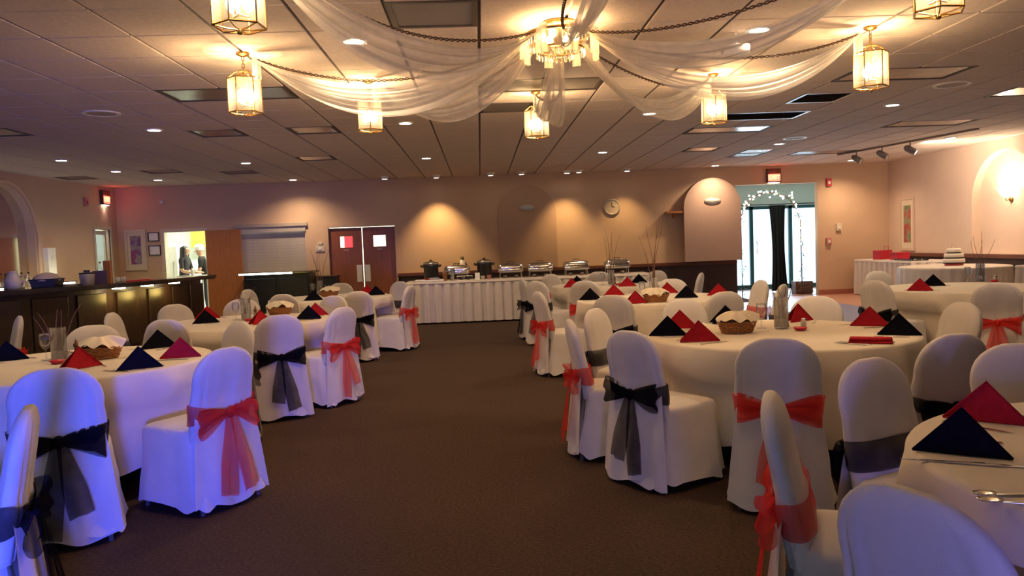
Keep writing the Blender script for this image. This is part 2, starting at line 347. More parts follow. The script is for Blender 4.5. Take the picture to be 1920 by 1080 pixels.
# wall-washers along the back wall
for x,sp,lab in [(-2.0,0,'above the double doors'),(-.9,1.6,'above the bright wall by the double doors'),(.28,0,'left of the first arch panel'),(.95,0,'right above the first arch panel'),(1.95,1,'right of the first arch panel'),(3.27,.6,'above the wall clock'),(2.2,0,'between the clock and the first arch panel')]:
    y=17.05 if sp else 16.95
    t=thing('eyeball_downlight','white eyeball wall washer lamp '+lab,'ceiling light',(x,y,CZ),0,'eyeball lamps along the back wall')
    MB().lathe([(.09,-.008),(.11,-.008),(.11,0),(.09,0)],20,hollow=True).obj('trim_ring','trim',t)
    MB().lathe([(.085,0),(.085,-.02),(.07,-.05),(.06,-.06),(.06,-.055),(.075,-.01)],20,hollow=True).obj('eyeball','trim',t,True)
    MB().lathe([(0,-.056),(.058,-.056),(.058,-.05),(0,-.05)],20).obj('lens','canlit',t)
    if sp:
        l=light('SPOT','wall_wash',(0,.0,-.08),WASH_W*sp,(1,.63,.26),t,spot_size=1.45,spot_blend=.9,shadow_soft_size=.04)
        l.rotation_euler=(math.radians(9),0,0)
for x,y,lab in [(-3.97,8.54,'above the second table along the bar'),(5.2,8.39,'above the table beside the dance floor'),(5.18,12.6,'above the dance floor')]:
    t=thing('ceiling_speaker','round flush ceiling speaker '+lab,'speaker',(x,y,CZ),0,'ceiling speakers')
    MB().lathe([(.15,-.012),(.19,-.012),(.19,0),(.15,0)],24,hollow=True).obj('rim','trim',t); MB().lathe([(0,-.012),(.15,-.008),(.15,0),(0,0)],24).obj('grille','dim',t)
# track spotlights by the cake corner
t=thing('track_light','dark ceiling track with three spotlight heads above the cake corner','track light',(7.55,14.0,CZ),math.radians(12))
MB().box((-.02,-1.9,-.03),(.02,1.5,0)).obj('track','grey',t)
for k,yy in enumerate((.95,.25,-.45)):
    MB().tube([(0,yy,-.03),(0,yy,-.11)],.012,8).obj('stem','grey',t)
    ho=MB().lathe([(.03,-.11),(.058,-.07),(.06,.11),(.052,.11),(.05,.05)],18,(0,0,0),'x').obj('spot_head','grey',t,True); ho.location=(.0,yy,-.16); ho.rotation_euler=(0,math.radians(32),math.radians((-70,-60,-50)[k]))
    MB().lathe([(0,.095),(.052,.095),(.052,.10),(0,.10)],16,(0,0,0),'x').obj('lens','canlitw' if k==2 else 'dim',ho)
    if k==2:
        l=light('SPOT','track_spot',(.20,yy,-.16),190,(1,.78,.58),t,spot_size=2.0,spot_blend=.8,shadow_soft_size=.05); l.rotation_euler=(0,math.radians(-72),math.radians(12))
# security camera
t=thing('security_camera','white bullet security camera with dark lens hung under the ceiling','camera',(2.02,6.0,CZ))
MB().tube([(0,0,0),(0,0,-.09)],.015,8).obj('mount','white',t)
MB().lathe([(0,.10),(.042,.095),(.045,.08),(.045,-.10),(.038,-.105)],18,(0,0,-.13),'x').obj('body','white',t,True)
MB().lathe([(0,-.109),(.038,-.106),(.038,-.10),(0,-.10)],18,(0,0,-.13),'x').obj('lens','black',t)

# ================================================================== lanterns, chandelier, swags
CH=Vector((.62,5.6,CZ))
lan=[]
def make_lantern():
    t=thing('hanging_lantern','', 'pendant light')
    n=6; R=.125; z0,z1=-.46,-.20
    MB().lathe([(.05,0),(.05,-.015),(.02,-.03)],16).obj('canopy','brass',t)
    ch=MB()
    for k in range(4):
        z=-.03-k*.028; a=(k%2)*PI/2
        ch.tube([(.011*math.cos(a)*math.cos(q),.011*math.sin(a)*math.cos(q),z-.015+.02*math.sin(q)) for q in [2*PI*i/8 for i in range(8)]],.0035,5,True)
    ch.obj('chain','brass',t)
    fr=MB(); P=[(R*math.cos(2*PI*k/n),R*math.sin(2*PI*k/n)) for k in range(n)]
    for k in range(n):
        p,q=P[k],P[(k+1)%n]
        fr.tube([(p[0],p[1],z0),(p[0],p[1],z1)],.0045,5); fr.tube([(p[0],p[1],z0),(q[0],q[1],z0)],.006,5); fr.tube([(p[0],p[1],z1),(q[0],q[1],z1)],.006,5)
        fr.tube([(p[0],p[1],z1),(p[0]*.5,p[1]*.5,z1+.05),(0,0,z1+.06)],.005,5)
        fr.tube([(p[0],p[1],z0),(p[0]*.5,p[1]*.5,z0-.012),(0,0,z0-.015)],.004,5)
    fr.sphere((0,0,z0-.025),.014); fr.obj('frame','brass',t)
    for k in range(n):
        p,q=P[k],P[(k+1)%n]
        MB().add([(p[0],p[1],z0),(q[0],q[1],z0),(q[0],q[1],z1),(p[0],p[1],z1)],[(0,1,2,3)]).obj('glass_pane','lglass',t,normals=False)
    st=MB().tube([(0,0,z1+.06),(0,0,z0+.05)],.008,6)
    for k in range(3):
        a=2*PI*k/3; st.tube([(0,0,z0+.06),(.045*math.cos(a),.045*math.sin(a),z0+.05),(.045*math.cos(a),.045*math.sin(a),z0+.09)],.006,6)
    st.obj('candle_holder','brass',t)
    for k in range(3):
        a=2*PI*k/3; MB().lathe([(.010,z0+.075),(.026,z0+.095),(.032,z0+.12),(.024,z0+.155),(0,z0+.185)],12,(.045*math.cos(a),.045*math.sin(a),0)).obj('candle_bulb','bulb',t,True)
    light('POINT','lantern_light',(0,0,z0+.15),LANTERN_W,WARM,t,shadow_soft_size=.02)
    return t
L0=make_lantern()
spots=[(-1.78,6.2,'nearest the bar'),(-.97,7.31,'between the bar-side and aisle lanterns'),(.63,8.1,'straight behind the chandelier'),(2.3,7.5,'half hidden by the bright swag'),
       (3.05,5.95,'at the end of the brightest swag'),(2.38,3.95,'beyond the security camera'),(-1.12,3.88,'above the blue-lit chairs'),(.66,3.1,'over the open aisle')]
for k,(x,y,lab) in enumerate(spots):
    o=L0 if k==0 else copy_tree(L0)
    o.location=(x,y,CZ); o.rotation_euler=(0,0,.3+k*.37); tag(o,'lit glass lantern '+lab,'pendant light','glass lanterns around the chandelier')
    c,s_=Vector((x,y,0)),Vector((CH.x,CH.y,0)); d=(s_-c); Ln=d.length; d.normalize(); pr=Vector((-d.y,d.x,0))
    st,en=c+d*.10,s_-d*.24; random.seed(20+k)
    base=random.uniform(.23,.29); dep=random.uniform(.16,.22); ph=random.uniform(0,6)
    if k==7: base,dep=.16,.22
    def P(u,v):
        g=math.sin(PI*u)**.75; cat=4*u*(1-u)
        sag=(base+dep*v)*(.85*cat+.15*g)
        lat=(.20*(v-.5)*g+.02*math.sin(9*v+ph))+.022*math.sin(v*31+ph+3*u)*(.35+g)
        gath=.05*(v-.5)*(1-g)
        p=st.lerp(en,u)+pr*(lat+gath); zz=CZ-.055-.05*u-sag-.012*math.sin(v*25+ph)*(.2+g)
        return (p.x,p.y,zz)
    t=thing('ceiling_drape','chiffon swag to the lantern '+lab,'drape',(0,0,0),0,'chiffon ceiling swags')
    MB().grid(P,36,26).obj('fabric','drape',t,True,False)
    fl=MB().grid(lambda u,v:((c+d*(.10+.03*math.sin(8*v))+pr*(.07*(v-.5))).x,(c+d*(.10+.03*math.sin(8*v))+pr*(.07*(v-.5))).y,CZ-.05-.16*u),6,10); fl.obj('gathered_end','drape',t,True,False)
    g=MB()
    for q in range(2):
        pts=[]
        for i in range(161):
            u=i/160; p=st.lerp(en,u); a=u*150+q*PI; zz=CZ-.05-.05*u-(base*.8)*4*u*(1-u)*.85-.01
            pts.append((p.x+pr.x*(.11*math.sin(PI*u)+.007*math.cos(a)),p.y+pr.y*(.11*math.sin(PI*u)+.007*math.cos(a)),zz+.007*math.sin(a)))
        g.tube(pts,.0045,4)
    o=g.obj('vine_garland','vine',t); tag(o,'dark twisted vine garland')
t=thing('chandelier','glowing crystal ceiling chandelier where the white swags meet','chandelier',CH)
MB().lathe([(.12,0),(.12,-.02),(.05,-.04)],24).obj('canopy','brass',t,True)
MB().tube([(.24*math.cos(2*PI*k/32),.24*math.sin(2*PI*k/32),-.09) for k in range(32)],.012,6,True).obj('upper_ring','brass',t,True)
MB().tube([(.17*math.cos(2*PI*k/32),.17*math.sin(2*PI*k/32),-.19) for k in range(32)],.008,6,True).obj('lower_ring','brass',t,True)
cr=MB()
for rad,zt,nn,hh in ((.24,-.10,40,.07),(.17,-.19,30,.05),(.08,-.22,14,.04)):
    for k in range(nn):
        a=2*PI*k/nn; c=(rad*math.cos(a),rad*math.sin(a)); cr.lathe([(0,zt),(.010,zt-.015),(.007,zt-hh),(0,zt-hh-.01)],5,(c[0],c[1],0))
o=cr.obj('crystal_drops','crystal',t); o['kind']='stuff'
MB().lathe([(0,-.255),(.05,-.25),(.12,-.22),(.20,-.14),(.225,-.10),(.22,-.10),(.19,-.14),(.11,-.21),(0,-.245)],28).obj('glass_bowl','crystal',t,True)
for k in range(6):
    a=2*PI*k/6; MB().sphere((.12*math.cos(a),.12*math.sin(a),-.10),.026,.026,.035,10,6).obj('bulb','bulbc',t,True)
for k in range(8):
    a=2*PI*k/8+.2; MB().grid(lambda u,v:(.27*math.cos(a)+(.05+.03*u)*(v-.5)*math.sin(a)+.02*math.sin(12*v),.27*math.sin(a)-(.05+.03*u)*(v-.5)*math.cos(a),-.06-.20*u),5,8).obj('fabric_tail','drape',t,True,False)
light('POINT','chandelier_light',(0,0,-.14),CHAND_W,WARM,t,shadow_soft_size=.1)

# ================================================================== doors, shutter and openings of the back wall
t=struct(bpy.data.objects.new('door_1',None)); COL.objects.link(t); tag(t,'pair of red brown swing doors with small lit windows')
fm=MB().box((-3.47,BY-.02,0),(-3.385,BY+.155,2.03)).box((-1.905,BY-.02,0),(-1.82,BY+.155,2.03)).box((-3.385,BY-.02,1.955),(-1.905,BY+.155,2.03)); fm.obj('door_frame','wall',t)
for sx,x0,x1,hx in ((1,-3.38,-2.655,-3.0),(2,-2.632,-1.91,-2.26)):
    lf=MB().plate([(x0,.01),(x1,.01),(x1,1.94),(x0,1.94)],[[(hx-.14,1.50),(hx+.14,1.50),(hx+.14,1.75),(hx-.14,1.75)]],lambda u,v,d:(u,BY+.04+d,v),.045).obj('door_leaf','door',t)
    MB().box((hx-.14,BY+.06,1.50),(hx+.14,BY+.065,1.75)).obj('vision_pane','glass',lf)
    px=x1-.14 if sx==1 else x0+.02
    MB().box((px,BY+.032,.72),(px+.12,BY+.04,1.10),.003).obj('push_plate','trim',lf)
    MB().box((hx-.06,BY+.034,1.42),(hx+.05,BY+.04,1.455),.002).obj('door_sign','dim' if sx==2 else 'pinkwall',lf)
# open wooden door leaf beside the kitchen door
t=struct(bpy.data.objects.new('door_2',None)); COL.objects.link(t); tag(t,'orange brown wooden door leaf folded back against the wall')
MB().box((-6.07,BY-.07,.01),(-5.30,BY-.025,1.99),.004).obj('door_leaf','doorO',t)
h=MB().lathe([(.028,0),(.028,-.02),(.014,-.035),(.03,-.05),(.03,-.07),(0,-.075)],14,(-6.0,BY-.07,1.0),'y'); h.obj('door_knob','black',t,True)
fm=MB().box((-7.06,BY-.02,0),(-6.985,BY+.155,2.06)).box((-6.095,BY-.02,0),(-6.04,BY+.155,2.06)).box((-6.985,BY-.02,1.985),(-6.095,BY+.155,2.06)); o=fm.obj('trim_3','cream'); struct(o)
# serving shutter and counter
t=thing('roller_shutter','closed grey roller shutter over the black counter','shutter',(0,BY,0))
MB().box((-5.44,-.06,2.02),(-3.83,.02,2.10),.006).obj('shutter_hood','dim',t); MB().box((-5.36,-.03,1.90),(-3.88,.03,2.02),.004).obj('head_box','shutter',t)
sl=MB().box((0,0,0),(1.44,.014,.0665),.005).mesh('slat',M['shutter'])
for k in range(14):
    o=bpy.data.objects.new('slat',sl); COL.objects.link(o); o.parent=t; o.location=(-5.34,.06,1.0+k*.066)
t=thing('serving_counter','black serving counter with light edged top below the roller shutter','counter',(0,17.0,0))
MB().box((-5.2,-.15,.98),(-3.62,.56,1.03),.01).obj('counter_top','bartop',t)
MB().box((-5.1,-.05,0),(-3.7,.55,.98)).obj('body','black',t)
for x0 in (-5.05,-4.36): MB().box((x0,-.075,.10),(x0+.62,-.05,.90),.01).obj('cabinet_door','black',t)
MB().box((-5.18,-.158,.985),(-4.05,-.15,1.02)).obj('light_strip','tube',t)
t=thing('bar_cart','small dark side cart with framed pale picture beside the counter','cart',(-3.35,17.2,0))
MB().box((-.2,-.2,.1),(.2,.2,.86),.01).obj('body','black',t); MB().box((-.22,-.22,.86),(.22,.22,.90),.008).obj('top','wains',t)
for sx in (-.15,.15):
    for sy in (-.15,.15): MB().lathe([(0,0),(.035,.01),(.04,.04),(.035,.09),(0,.1)],10,(sx,sy,0)).obj('wheel','black',t)
t=thing('small_picture','small dark frame with pale oval portrait leaning on the cart','picture',(-3.3,16.97,.60))
MB().box((-.11,-.01,-.14),(.11,.01,.14),.004).obj('frame','black',t); MB().lathe([(0,-.014),(.07,-.014),(.07,-.008)],20,(0,0,0),'y',1,1.4).obj('print','dim',t)

# arch panels
def archpanel(cx,y,dep,label,m='archp'):
    t=thing('arch_panel',label,'wall panel',(cx,y,0))
    MB().plate(arch(0,.65,.89,2.10),[],lambda u,v,d:(u,-d,v),dep).obj('panel',m,t)
    MB().lathe([(0,-.012),(.17,-.012),(.18,0)],28,(0,-dep,2.24),'y',1,.42).obj('oval_plaque','oval',t,True)
    MB().lathe([(.165,-.016),(.185,-.016),(.185,-.004)],28,(0,-dep,2.24),'y',1,.43,hollow=True).obj('plaque_rim','dim',t,True)
archpanel(1.08,BY,.05,'tan arched wall panel with oval plaque behind the buffet','archt')
archpanel(5.24,BY,.24,'mauve arched wall panel with oval plaque beside the bright entrance')
t=thing('wall_shelf','small wooden wall shelf fixed to the side of the arch panel','shelf',(4.42,BY,2.0))
MB().box((-.22,-.22,-.015),(.16,0,.035),.008).obj('board','doorO',t); MB().box((-.04,-.16,-.12),(-.01,0,-.015),.004).obj('bracket','doorO',t)
t=thing('wall_clock','round brown wall clock between the two arch panels','clock',(3.0,BY,2.19))
MB().lathe([(.15,0),(.19,-.01),(.19,-.035),(.16,-.045),(.15,-.03)],32,(0,0,0),'y',hollow=True).obj('rim','shutter',t,True); MB().lathe([(0,-.03),(.155,-.03),(.155,0)],32,(0,0,0),'y').obj('face','clockf',t)
MB().box((-.006,-.036,0),(.006,-.033,.10)).obj('minute_hand','black',t); MB().box((0,-.036,-.006),(.07,-.033,.006)).obj('hour_hand','black',t)
for k in range(12):
    a=PI*k/6; MB().box((.13*math.cos(a)-.008,-.035,.13*math.sin(a)-.008),(.13*math.cos(a)+.008,-.032,.13*math.sin(a)+.008)).obj('hour_mark','outlet',t)

def text_mesh(s, size, m, parent, loc, rot, ext=.004):
    c=bpy.data.curves.new('text','FONT'); c.body=s; c.size=size; c.extrude=ext; c.align_x='CENTER'; c.align_y='CENTER'
    o=bpy.data.objects.new('text_tmp',c); COL.objects.link(o); bpy.context.view_layer.update()
    me=bpy.data.meshes.new_from_object(o.evaluated_get(bpy.context.evaluated_depsgraph_get())); bpy.data.objects.remove(o)
    me.materials.clear(); me.materials.append(M[m]); k=bpy.data.objects.new('lettering',me); COL.objects.link(k); k.parent=parent; k.location=loc; k.rotation_euler=rot; return k
def exit_sign(loc,rz,label):
    t=thing('exit_sign',label,'exit sign',loc,rz)
    MB().box((-.16,-.07,-.15),(.16,0,.16),.008).obj('housing','housing',t)
    MB().box((-.14,-.076,-.12),(.14,-.07,.04)).obj('lit_face','exitface',t)
    text_mesh('EXIT',.13,'exitred',t,(0,-.079,-.04),(PI/2,0,0))
    MB().box((-.12,-.06,-.158),(.12,-.01,-.15)).obj('down_lens','exitdown',t)
    light('POINT','exit_glow',(0,-.16,0),1.6,(1,.12,.05),t,shadow_soft_size=.08)
    l=light('SPOT','exit_down',(0,-.035,-.165),3,(1,.8,.68),t,spot_size=1.5,spot_blend=.7,shadow_soft_size=.03)
exit_sign((6.72,BY,2.76),0,'red lit exit sign above the bright entrance opening')
exit_sign((LX,17.05,2.75),PI/2,'red lit exit sign on the bar side wall')
def device(name,label,cat,loc,sx,sz,m,rz=0,dep=.03,extra=None):
    t=thing(name,label,cat,loc,rz); MB().box((-sx,-dep,-sz),(sx,0,sz),.006).obj('plate',m,t)
    if extra: MB().box((-sx*.4,-dep-.012,-sz*.5),(sx*.4,-dep,sz*.3),.004).obj('switch',extra,t)
    return t
device('fire_strobe','small red fire alarm strobe right of the entrance opening','alarm',(8.0,BY,2.57),.06,.09,'redbox',0,.05,'white')
device('fire_pull','pink red fire pull station right of the entrance opening','alarm',(7.98,BY,1.23),.06,.08,'pinkwall',0,.05,'white')
device('thermostat','cream wall thermostat right of the entrance opening','thermostat',(8.22,BY,1.54),.06,.08,'outlet',0,.04,'white')
device('switch_panel','ivory switch panel left of the double doors','switch',(-3.58,BY,1.50),.10,.07,'outlet',0,.02,'white')
device('intercom','small light box above the switch panel by the double doors','box',(-3.57,BY,1.62),.05,.035,'outlet',0,.03)
device('alarm_horn','small red brown alarm horn on the bar side wall','alarm',(LX,16.25,2.62),.06,.09,'pinkwall',PI/2,.05,'redbox')
device('ceiling_sensor','small pale sensor high on the wall above the certificates','sensor',(-7.0,BY,2.66),.05,.05,'outlet',0,.03,'white')
device('paper_dispenser','white paper towel dispenser on the wall beside the mirror arch','dispenser',(LX,14.72,1.45),.13,.24,'paper',PI/2,.10,'white')
def picture(label,loc,rz,w_,h_,art,fm,bw=.05):
    t=thing('framed_picture',label,'picture',loc,rz)
    f=MB().box((-w_,-.03,-h_),(-w_+bw,0,h_)).box((w_-bw,-.03,-h_),(w_,0,h_)).box((-w_+bw,-.03,-h_),(w_-bw,0,-h_+bw)).box((-w_+bw,-.03,h_-bw),(w_-bw,0,h_)); f.obj('frame',fm,t)
    MB().box((-w_+bw,-.012,-h_+bw),(w_-bw,-.006,h_-bw)).obj('mat_board','outlet' if fm!='black' else 'paper',t)
    if art: MB().box((-w_*.5,-.016,-h_*.70),(w_*.5,-.012,h_*.70)).obj('print',art,t)
picture('cream framed dark print with purple and red, in the corner by the kitchen door',(-7.62,BY,1.62),0,.23,.45,'art1','cream')
picture('narrow green and red print in a wide pale frame near the cake table',(RX,16.8,1.55),-PI/2,.28,.58,'art2','wallR')
picture('upper framed white certificate beside the kitchen door',(-7.22,BY,1.90),0,.12,.10,None,'black',.015)
picture('lower framed white certificate beside the kitchen door',(-7.21,BY,1.60),0,.13,.11,None,'black',.015)

# ================================================================== wall sconce in the side niche
t=thing('wall_sconce','bright glass wall sconce glowing in the arched niche','sconce',(RX+.15,13.66,2.0))
MB().lathe([(0,0),(.05,-.005),(.05,-.02),(.02,-.03)],16,(0,0,-.10),'x').obj('back_plate','brass',t,True)
MB().tube([(-.02,0,-.10),(-.10,0,-.12),(-.12,0,-.06)],.011,8).obj('arm','brass',t,True)
MB().lathe([(.02,-.06),(.07,-.02),(.11,.06),(.125,.12),(.118,.12),(.10,.06),(.06,-.01),(.02,-.05)],20,(-.12,0,0)).obj('glass_shade',emit('sconce_glass_glow',(1,.86,.60),14),t,True)
light('POINT','sconce_light',(-.13,0,.10),SCONCE_W,(1,.80,.52),t,shadow_soft_size=.07)

# ================================================================== kitchen behind the back wall
def room(prefix,x0,x1,y0,y1,z1,m,fl,skip=''):
    struct(MB().box((x0,y0,-.1),(x1,y1,0)).obj('floor_'+prefix,fl)); struct(MB().box((x0,y0,z1),(x1,y1,z1+.1)).obj('ceiling_'+prefix,m))
    if 'l' not in skip: struct(MB().box((x0-.1,y0,0),(x0,y1,z1)).obj('wall_'+prefix+'_left',m))
    if 'r' not in skip: struct(MB().box((x1,y0,0),(x1+.1,y1,z1)).obj('wall_'+prefix+'_right',m))
    if 'b' not in skip: struct(MB().box((x0,y1,0),(x1,y1+.1,z1)).obj('wall_'+prefix+'_back',m))
    if 'f' not in skip: struct(MB().box((x0,y0-.1,0),(x1,y0,z1)).obj('wall_'+prefix+'_front',m))
room('kitchen',-8.0,-1.4,BY+.16,20.6,2.7,'kwall','ground','f')
for k,x in enumerate((-6.6,-4.4,-2.6)):
    t=thing('kitchen_light','lit fluorescent ceiling fixture '+('above the two people','behind the roller shutter','behind the double doors')[k]+' in the kitchen','ceiling light',(x,19.2,2.7),0,'kitchen ceiling lights')
    MB().box((-.6,-.15,-.06),(.6,.15,0)).obj('tray','white',t); MB().box((-.58,-.12,-.072),(.58,.12,-.06)).obj('diffuser','tube',t)
    l=light('AREA','kitchen_lamp',(0,0,-.09),KITCHEN_W,(.92,1,.80),t,shape='RECTANGLE',size=1.1,size_y=.22)
t=thing('kitchen_cabinet','yellow wall cabinet seen through the kitchen door','cabinet',(-7.02,20.6,1.66))
MB().box((-.36,-.35,0),(.40,0,.62)).obj('body','kyel',t)
for x0 in (-.355,.022):
    d=MB().box((x0,-.37,.01),(x0+.37,-.35,.61),.006).obj('door','kyel',t); MB().box((x0+(.32 if x0<0 else .02),-.385,.05),(x0+(.35 if x0<0 else .05),-.37,.15),.004).obj('handle','steel',d)
t=thing('kitchen_counter','white kitchen counter behind the two people','counter',(-6.6,20.3,0))
MB().box((-1.2,-.28,0),(1.0,.28,.86)).obj('body','kwall',t); MB().box((-1.22,-.3,.86),(1.02,.3,.90),.006).obj('worktop','steel',t)
t=thing('kitchen_fridge','pale steel refrigerator at the left of the kitchen doorway','fridge',(-7.65,19.6,0))
MB().box((-.3,-.35,.02),(.3,.35,1.75),.02).obj('body','kwall',t); MB().box((-.31,-.37,.65),(.29,-.35,1.7),.01).obj('upper_door','white',t); MB().box((-.31,-.37,.06),(.29,-.35,.62),.01).obj('lower_door','white',t); MB().tube([(.2,-.37,.8),(.2,-.41,.82),(.2,-.41,1.3),(.2,-.37,1.32)],.012,6).obj('handle','steel',t)
o=MB().box((-3.55,20.57,1.50),(-3.30,20.59,1.86),.004).obj('red_poster','redbox'); tag(o,'red notice on the kitchen wall seen through the door window','poster')

def person(name,label,root,joints,edges,parts):
    """joints: name->(x,y,z,r); one skinned body"""
    t=thing(name,label,'person',root[:3],root[3])
    ks=list(joints); me=bpy.data.meshes.new('body'); me.from_pydata([joints[k][:3] for k in ks],[(ks.index(a),ks.index(b)) for a,b in edges],[])
    o=bpy.data.objects.new('body',me); COL.objects.link(o)
    sm=o.modifiers.new('skin','SKIN'); 
    for i,k in enumerate(ks):
        r=joints[k][3]; me.skin_vertices[0].data[i].radius=(r,r) if not hasattr(r,'__len__') else r
    me.skin_vertices[0].data[0].use_root=True
    o.modifiers.new('sub','SUBSURF').levels=2
    bpy.context.view_layer.update()
    m2=bpy.data.meshes.new_from_object(o.evaluated_get(bpy.context.evaluated_depsgraph_get())); bpy.data.objects.remove(o)
    for p in m2.polygons: p.use_smooth=True
    m2.materials.clear()
    for mm in parts['mats']: m2.materials.append(M[mm])
    for p in m2.polygons: p.material_index=parts['pick'](p.center)
    b=bpy.data.objects.new('body',m2); COL.objects.link(b); b.parent=t
    return t
def body_joints(lean=0,reach=.30,up=.0,hgt=1.62):
    s=hgt/1.62
    J={'pelvis':(0,0,.92,(.15,.11)),'waist':(0,.01,1.06,(.13,.10)),'chest':(0,.02+lean,1.24,(.16,.115)),'neckb':(0,.03+lean,1.37,(.10,.08)),'neck':(0,.04+lean,1.42,(.05,.05)),'headb':(0,.05+lean*1.2,1.475,(.07,.08)),'head':(0,.06+lean*1.2,1.545,(.082,.098)),'top':(0,.045+lean*1.2,1.605,(.06,.07))}
    for q,sx in (('l',-1),('r',1)):
        J['sh'+q]=(.165*sx,.02+lean,1.33,.062); J['el'+q]=(.215*sx,.07+lean,1.07,.045); J['wr'+q]=(.12*sx,reach+lean,1.05+up,.030); J['ha'+q]=(.09*sx,reach+.08+lean,1.05+up,.034); J['fi'+q]=(.07*sx,reach+.16+lean,1.04+up,.016)
        J['hip'+q]=(.09*sx,0,.86,.095); J['kn'+q]=(.10*sx,.02,.48,.06); J['an'+q]=(.10*sx,-.01,.09,.042); J['toe'+q]=(.11*sx,.15,.045,.036)
    E=[('pelvis','waist'),('waist','chest'),('chest','neckb'),('neckb','neck'),('neck','headb'),('headb','head'),('head','top')]
    for q in 'lr': E+=[('neckb','sh'+q),('sh'+q,'el'+q),('el'+q,'wr'+q),('wr'+q,'ha'+q),('ha'+q,'fi'+q),('pelvis','hip'+q),('hip'+q,'kn'+q),('kn'+q,'an'+q),('an'+q,'toe'+q)]
    return {k:(v[0]*s,v[1]*s,v[2]*s,v[3]) for k,v in J.items()},E
def fingers(t,J,m='skin'):
    for q,sx in (('l',-1),('r',1)):
        hx,hy,hz=J['ha'+q][:3]
        f=MB()
        for k in range(4): f.tube([(hx+(k-1.5)*.018,hy+.02,hz+.005),(hx+(k-1.5)*.019,hy+.06,hz),(hx+(k-1.5)*.018,hy+.085-.006*abs(k-1.5),hz-.02)],[.009,.008,.006],6)
        f.tube([(hx-sx*.02,hy-.01,hz),(hx-sx*.05,hy+.02,hz-.005),(hx-sx*.055,hy+.05,hz-.01)],[.011,.009,.007],6)
        f.obj('fingers',m,t,True)
def face(t,J,hz=0):
    x,y,z=J['head'][:3]
    MB().lathe([(0,.0),(.012,.004),(.016,-.012),(0,-.03)],8,(0,y+.098,z-.005)).obj('nose','skin',t,True)
    e=MB().sphere((-.032,y+.088,z+.015),.012,.007,.007).sphere((.032,y+.088,z+.015),.012,.007,.007); e.obj('eyes','hair',t,True)
    MB().sphere((0,y+.088,z-.055),.022,.008,.006).obj('mouth','pinkwall',t,True)
    MB().sphere((-.083,y,z),.012,.022,.03).sphere((.083,y,z),.012,.022,.03).obj('ears','skin',t,True)
J,E=body_joints(.02,.26,-.02,1.66)
t=person('person','person with long dark hair and dark grey shirt working at the kitchen counter',(-7.0,18.62,0,-PI/2-.15),J,E,dict(mats=['skin','shirt','pants'],pick=lambda c:2 if c.z<.94 else (1 if c.z<1.44 and (abs(c.x)<.17 or c.z>1.16) and c.y<.22 else 0)))
fingers(t,J); face(t,J)
hx,hy,hz=J['head'][:3]
def HAIR(u,v):
    a=2*PI*u; z=.115-.42*v; r=(.103+.03*v) if v>.18 else .103*math.sqrt(max(0,1-((.18-v)/.18)**2))+.004
    yy=math.sin(a); k=1 if yy<.25 else .62+.2*v
    return (hx+r*math.cos(a)*(1 if yy<.5 else .9),hy-.02+r*1.08*(yy if yy<.3 else .3+(yy-.3)*.25*(1-v)),hz+z)
MB().grid(HAIR,24,12,True).obj('hair','hair',t,True)
J,E=body_joints(.06,.30,-.02,1.64)
t=person('person','person in white cap and black shirt beside the wooden door, partly hidden',(-6.66,19.15,0,PI/2+.25),J,E,dict(mats=['skin','shirt2','pants'],pick=lambda c:2 if c.z<.93 else (1 if c.z<1.43 and (abs(c.x)<.17 or c.z>1.16) and c.y<.26 else 0)))
fingers(t,J); face(t,J)
hx,hy,hz=J['head'][:3]
MB().lathe([(.108,-.01),(.112,.03),(.118,.06),(.11,.10),(.07,.135),(0,.145)],20,(hx,hy-.012,hz+.02)).obj('cap','cap',t,True); MB().box((hx-.07,hy+.07,hz+.008),(hx+.07,hy+.16,hz+.02),.005).obj('cap_brim','cap',t)
o=MB().lathe([(.03,0),(.042,.11),(.045,.115),(.04,.11),(.028,.006)],16,(-6.62,18.14,1.0)).obj('paper_cup','paper',None,True); tag(o,'white cup on the shelf between the two kitchen workers','cup')
t=thing('prep_table','steel prep table in front of the two kitchen workers','table',(-6.6,18.12,0)); MB().box((-.3,-.2,.96),(.3,.2,1.0),.006).obj('top','steel',t)
for sx in (-.26,.26):
    for sy in (-.16,.16): MB().tube([(sx,sy,0),(sx,sy,.96)],.018,8).obj('leg','steel',t)

# side corridor behind the bar wall
room('corridor',-9.6,-8.16,15.6,18.2,2.6,'kwall','ground','r')
light('AREA','corridor_lamp',(-8.9,16.9,2.5),35,(.9,1,.85),None,shape='SQUARE',size=.5).rotation_euler=(0,0,0)
o=MB().box((-9.58,16.6,1.75),(-9.56,17.3,2.05)).obj('corridor_notice','paper'); tag(o,'white notice in the corridor behind the narrow side door','poster')
t=struct(bpy.data.objects.new('door_3',None)); COL.objects.link(t); tag(t,'narrow glazed side door beside the bar')
MB().box((LX-.1,16.60,.02),(LX-.06,16.68,2.05)).box((LX-.1,17.12,.02),(LX-.06,17.20,2.05)).box((LX-.1,16.68,1.97),(LX-.06,17.12,2.05)).box((LX-.1,16.68,.02),(LX-.06,17.12,.25)).box((LX-.1,16.68,1.1),(LX-.06,17.12,1.16)).obj('door_frame','cream',t)
MB().box((LX-.085,16.68,.25),(LX-.08,17.12,1.97)).obj('door_pane','glass',t)
MB().box((LX-.02,16.5,0),(LX+.02,16.57,2.14)).box((LX-.02,17.23,0),(LX+.02,17.3,2.14)).box((LX-.02,16.57,2.08),(LX+.02,17.23,2.14)).obj('door_casing','cream',t)

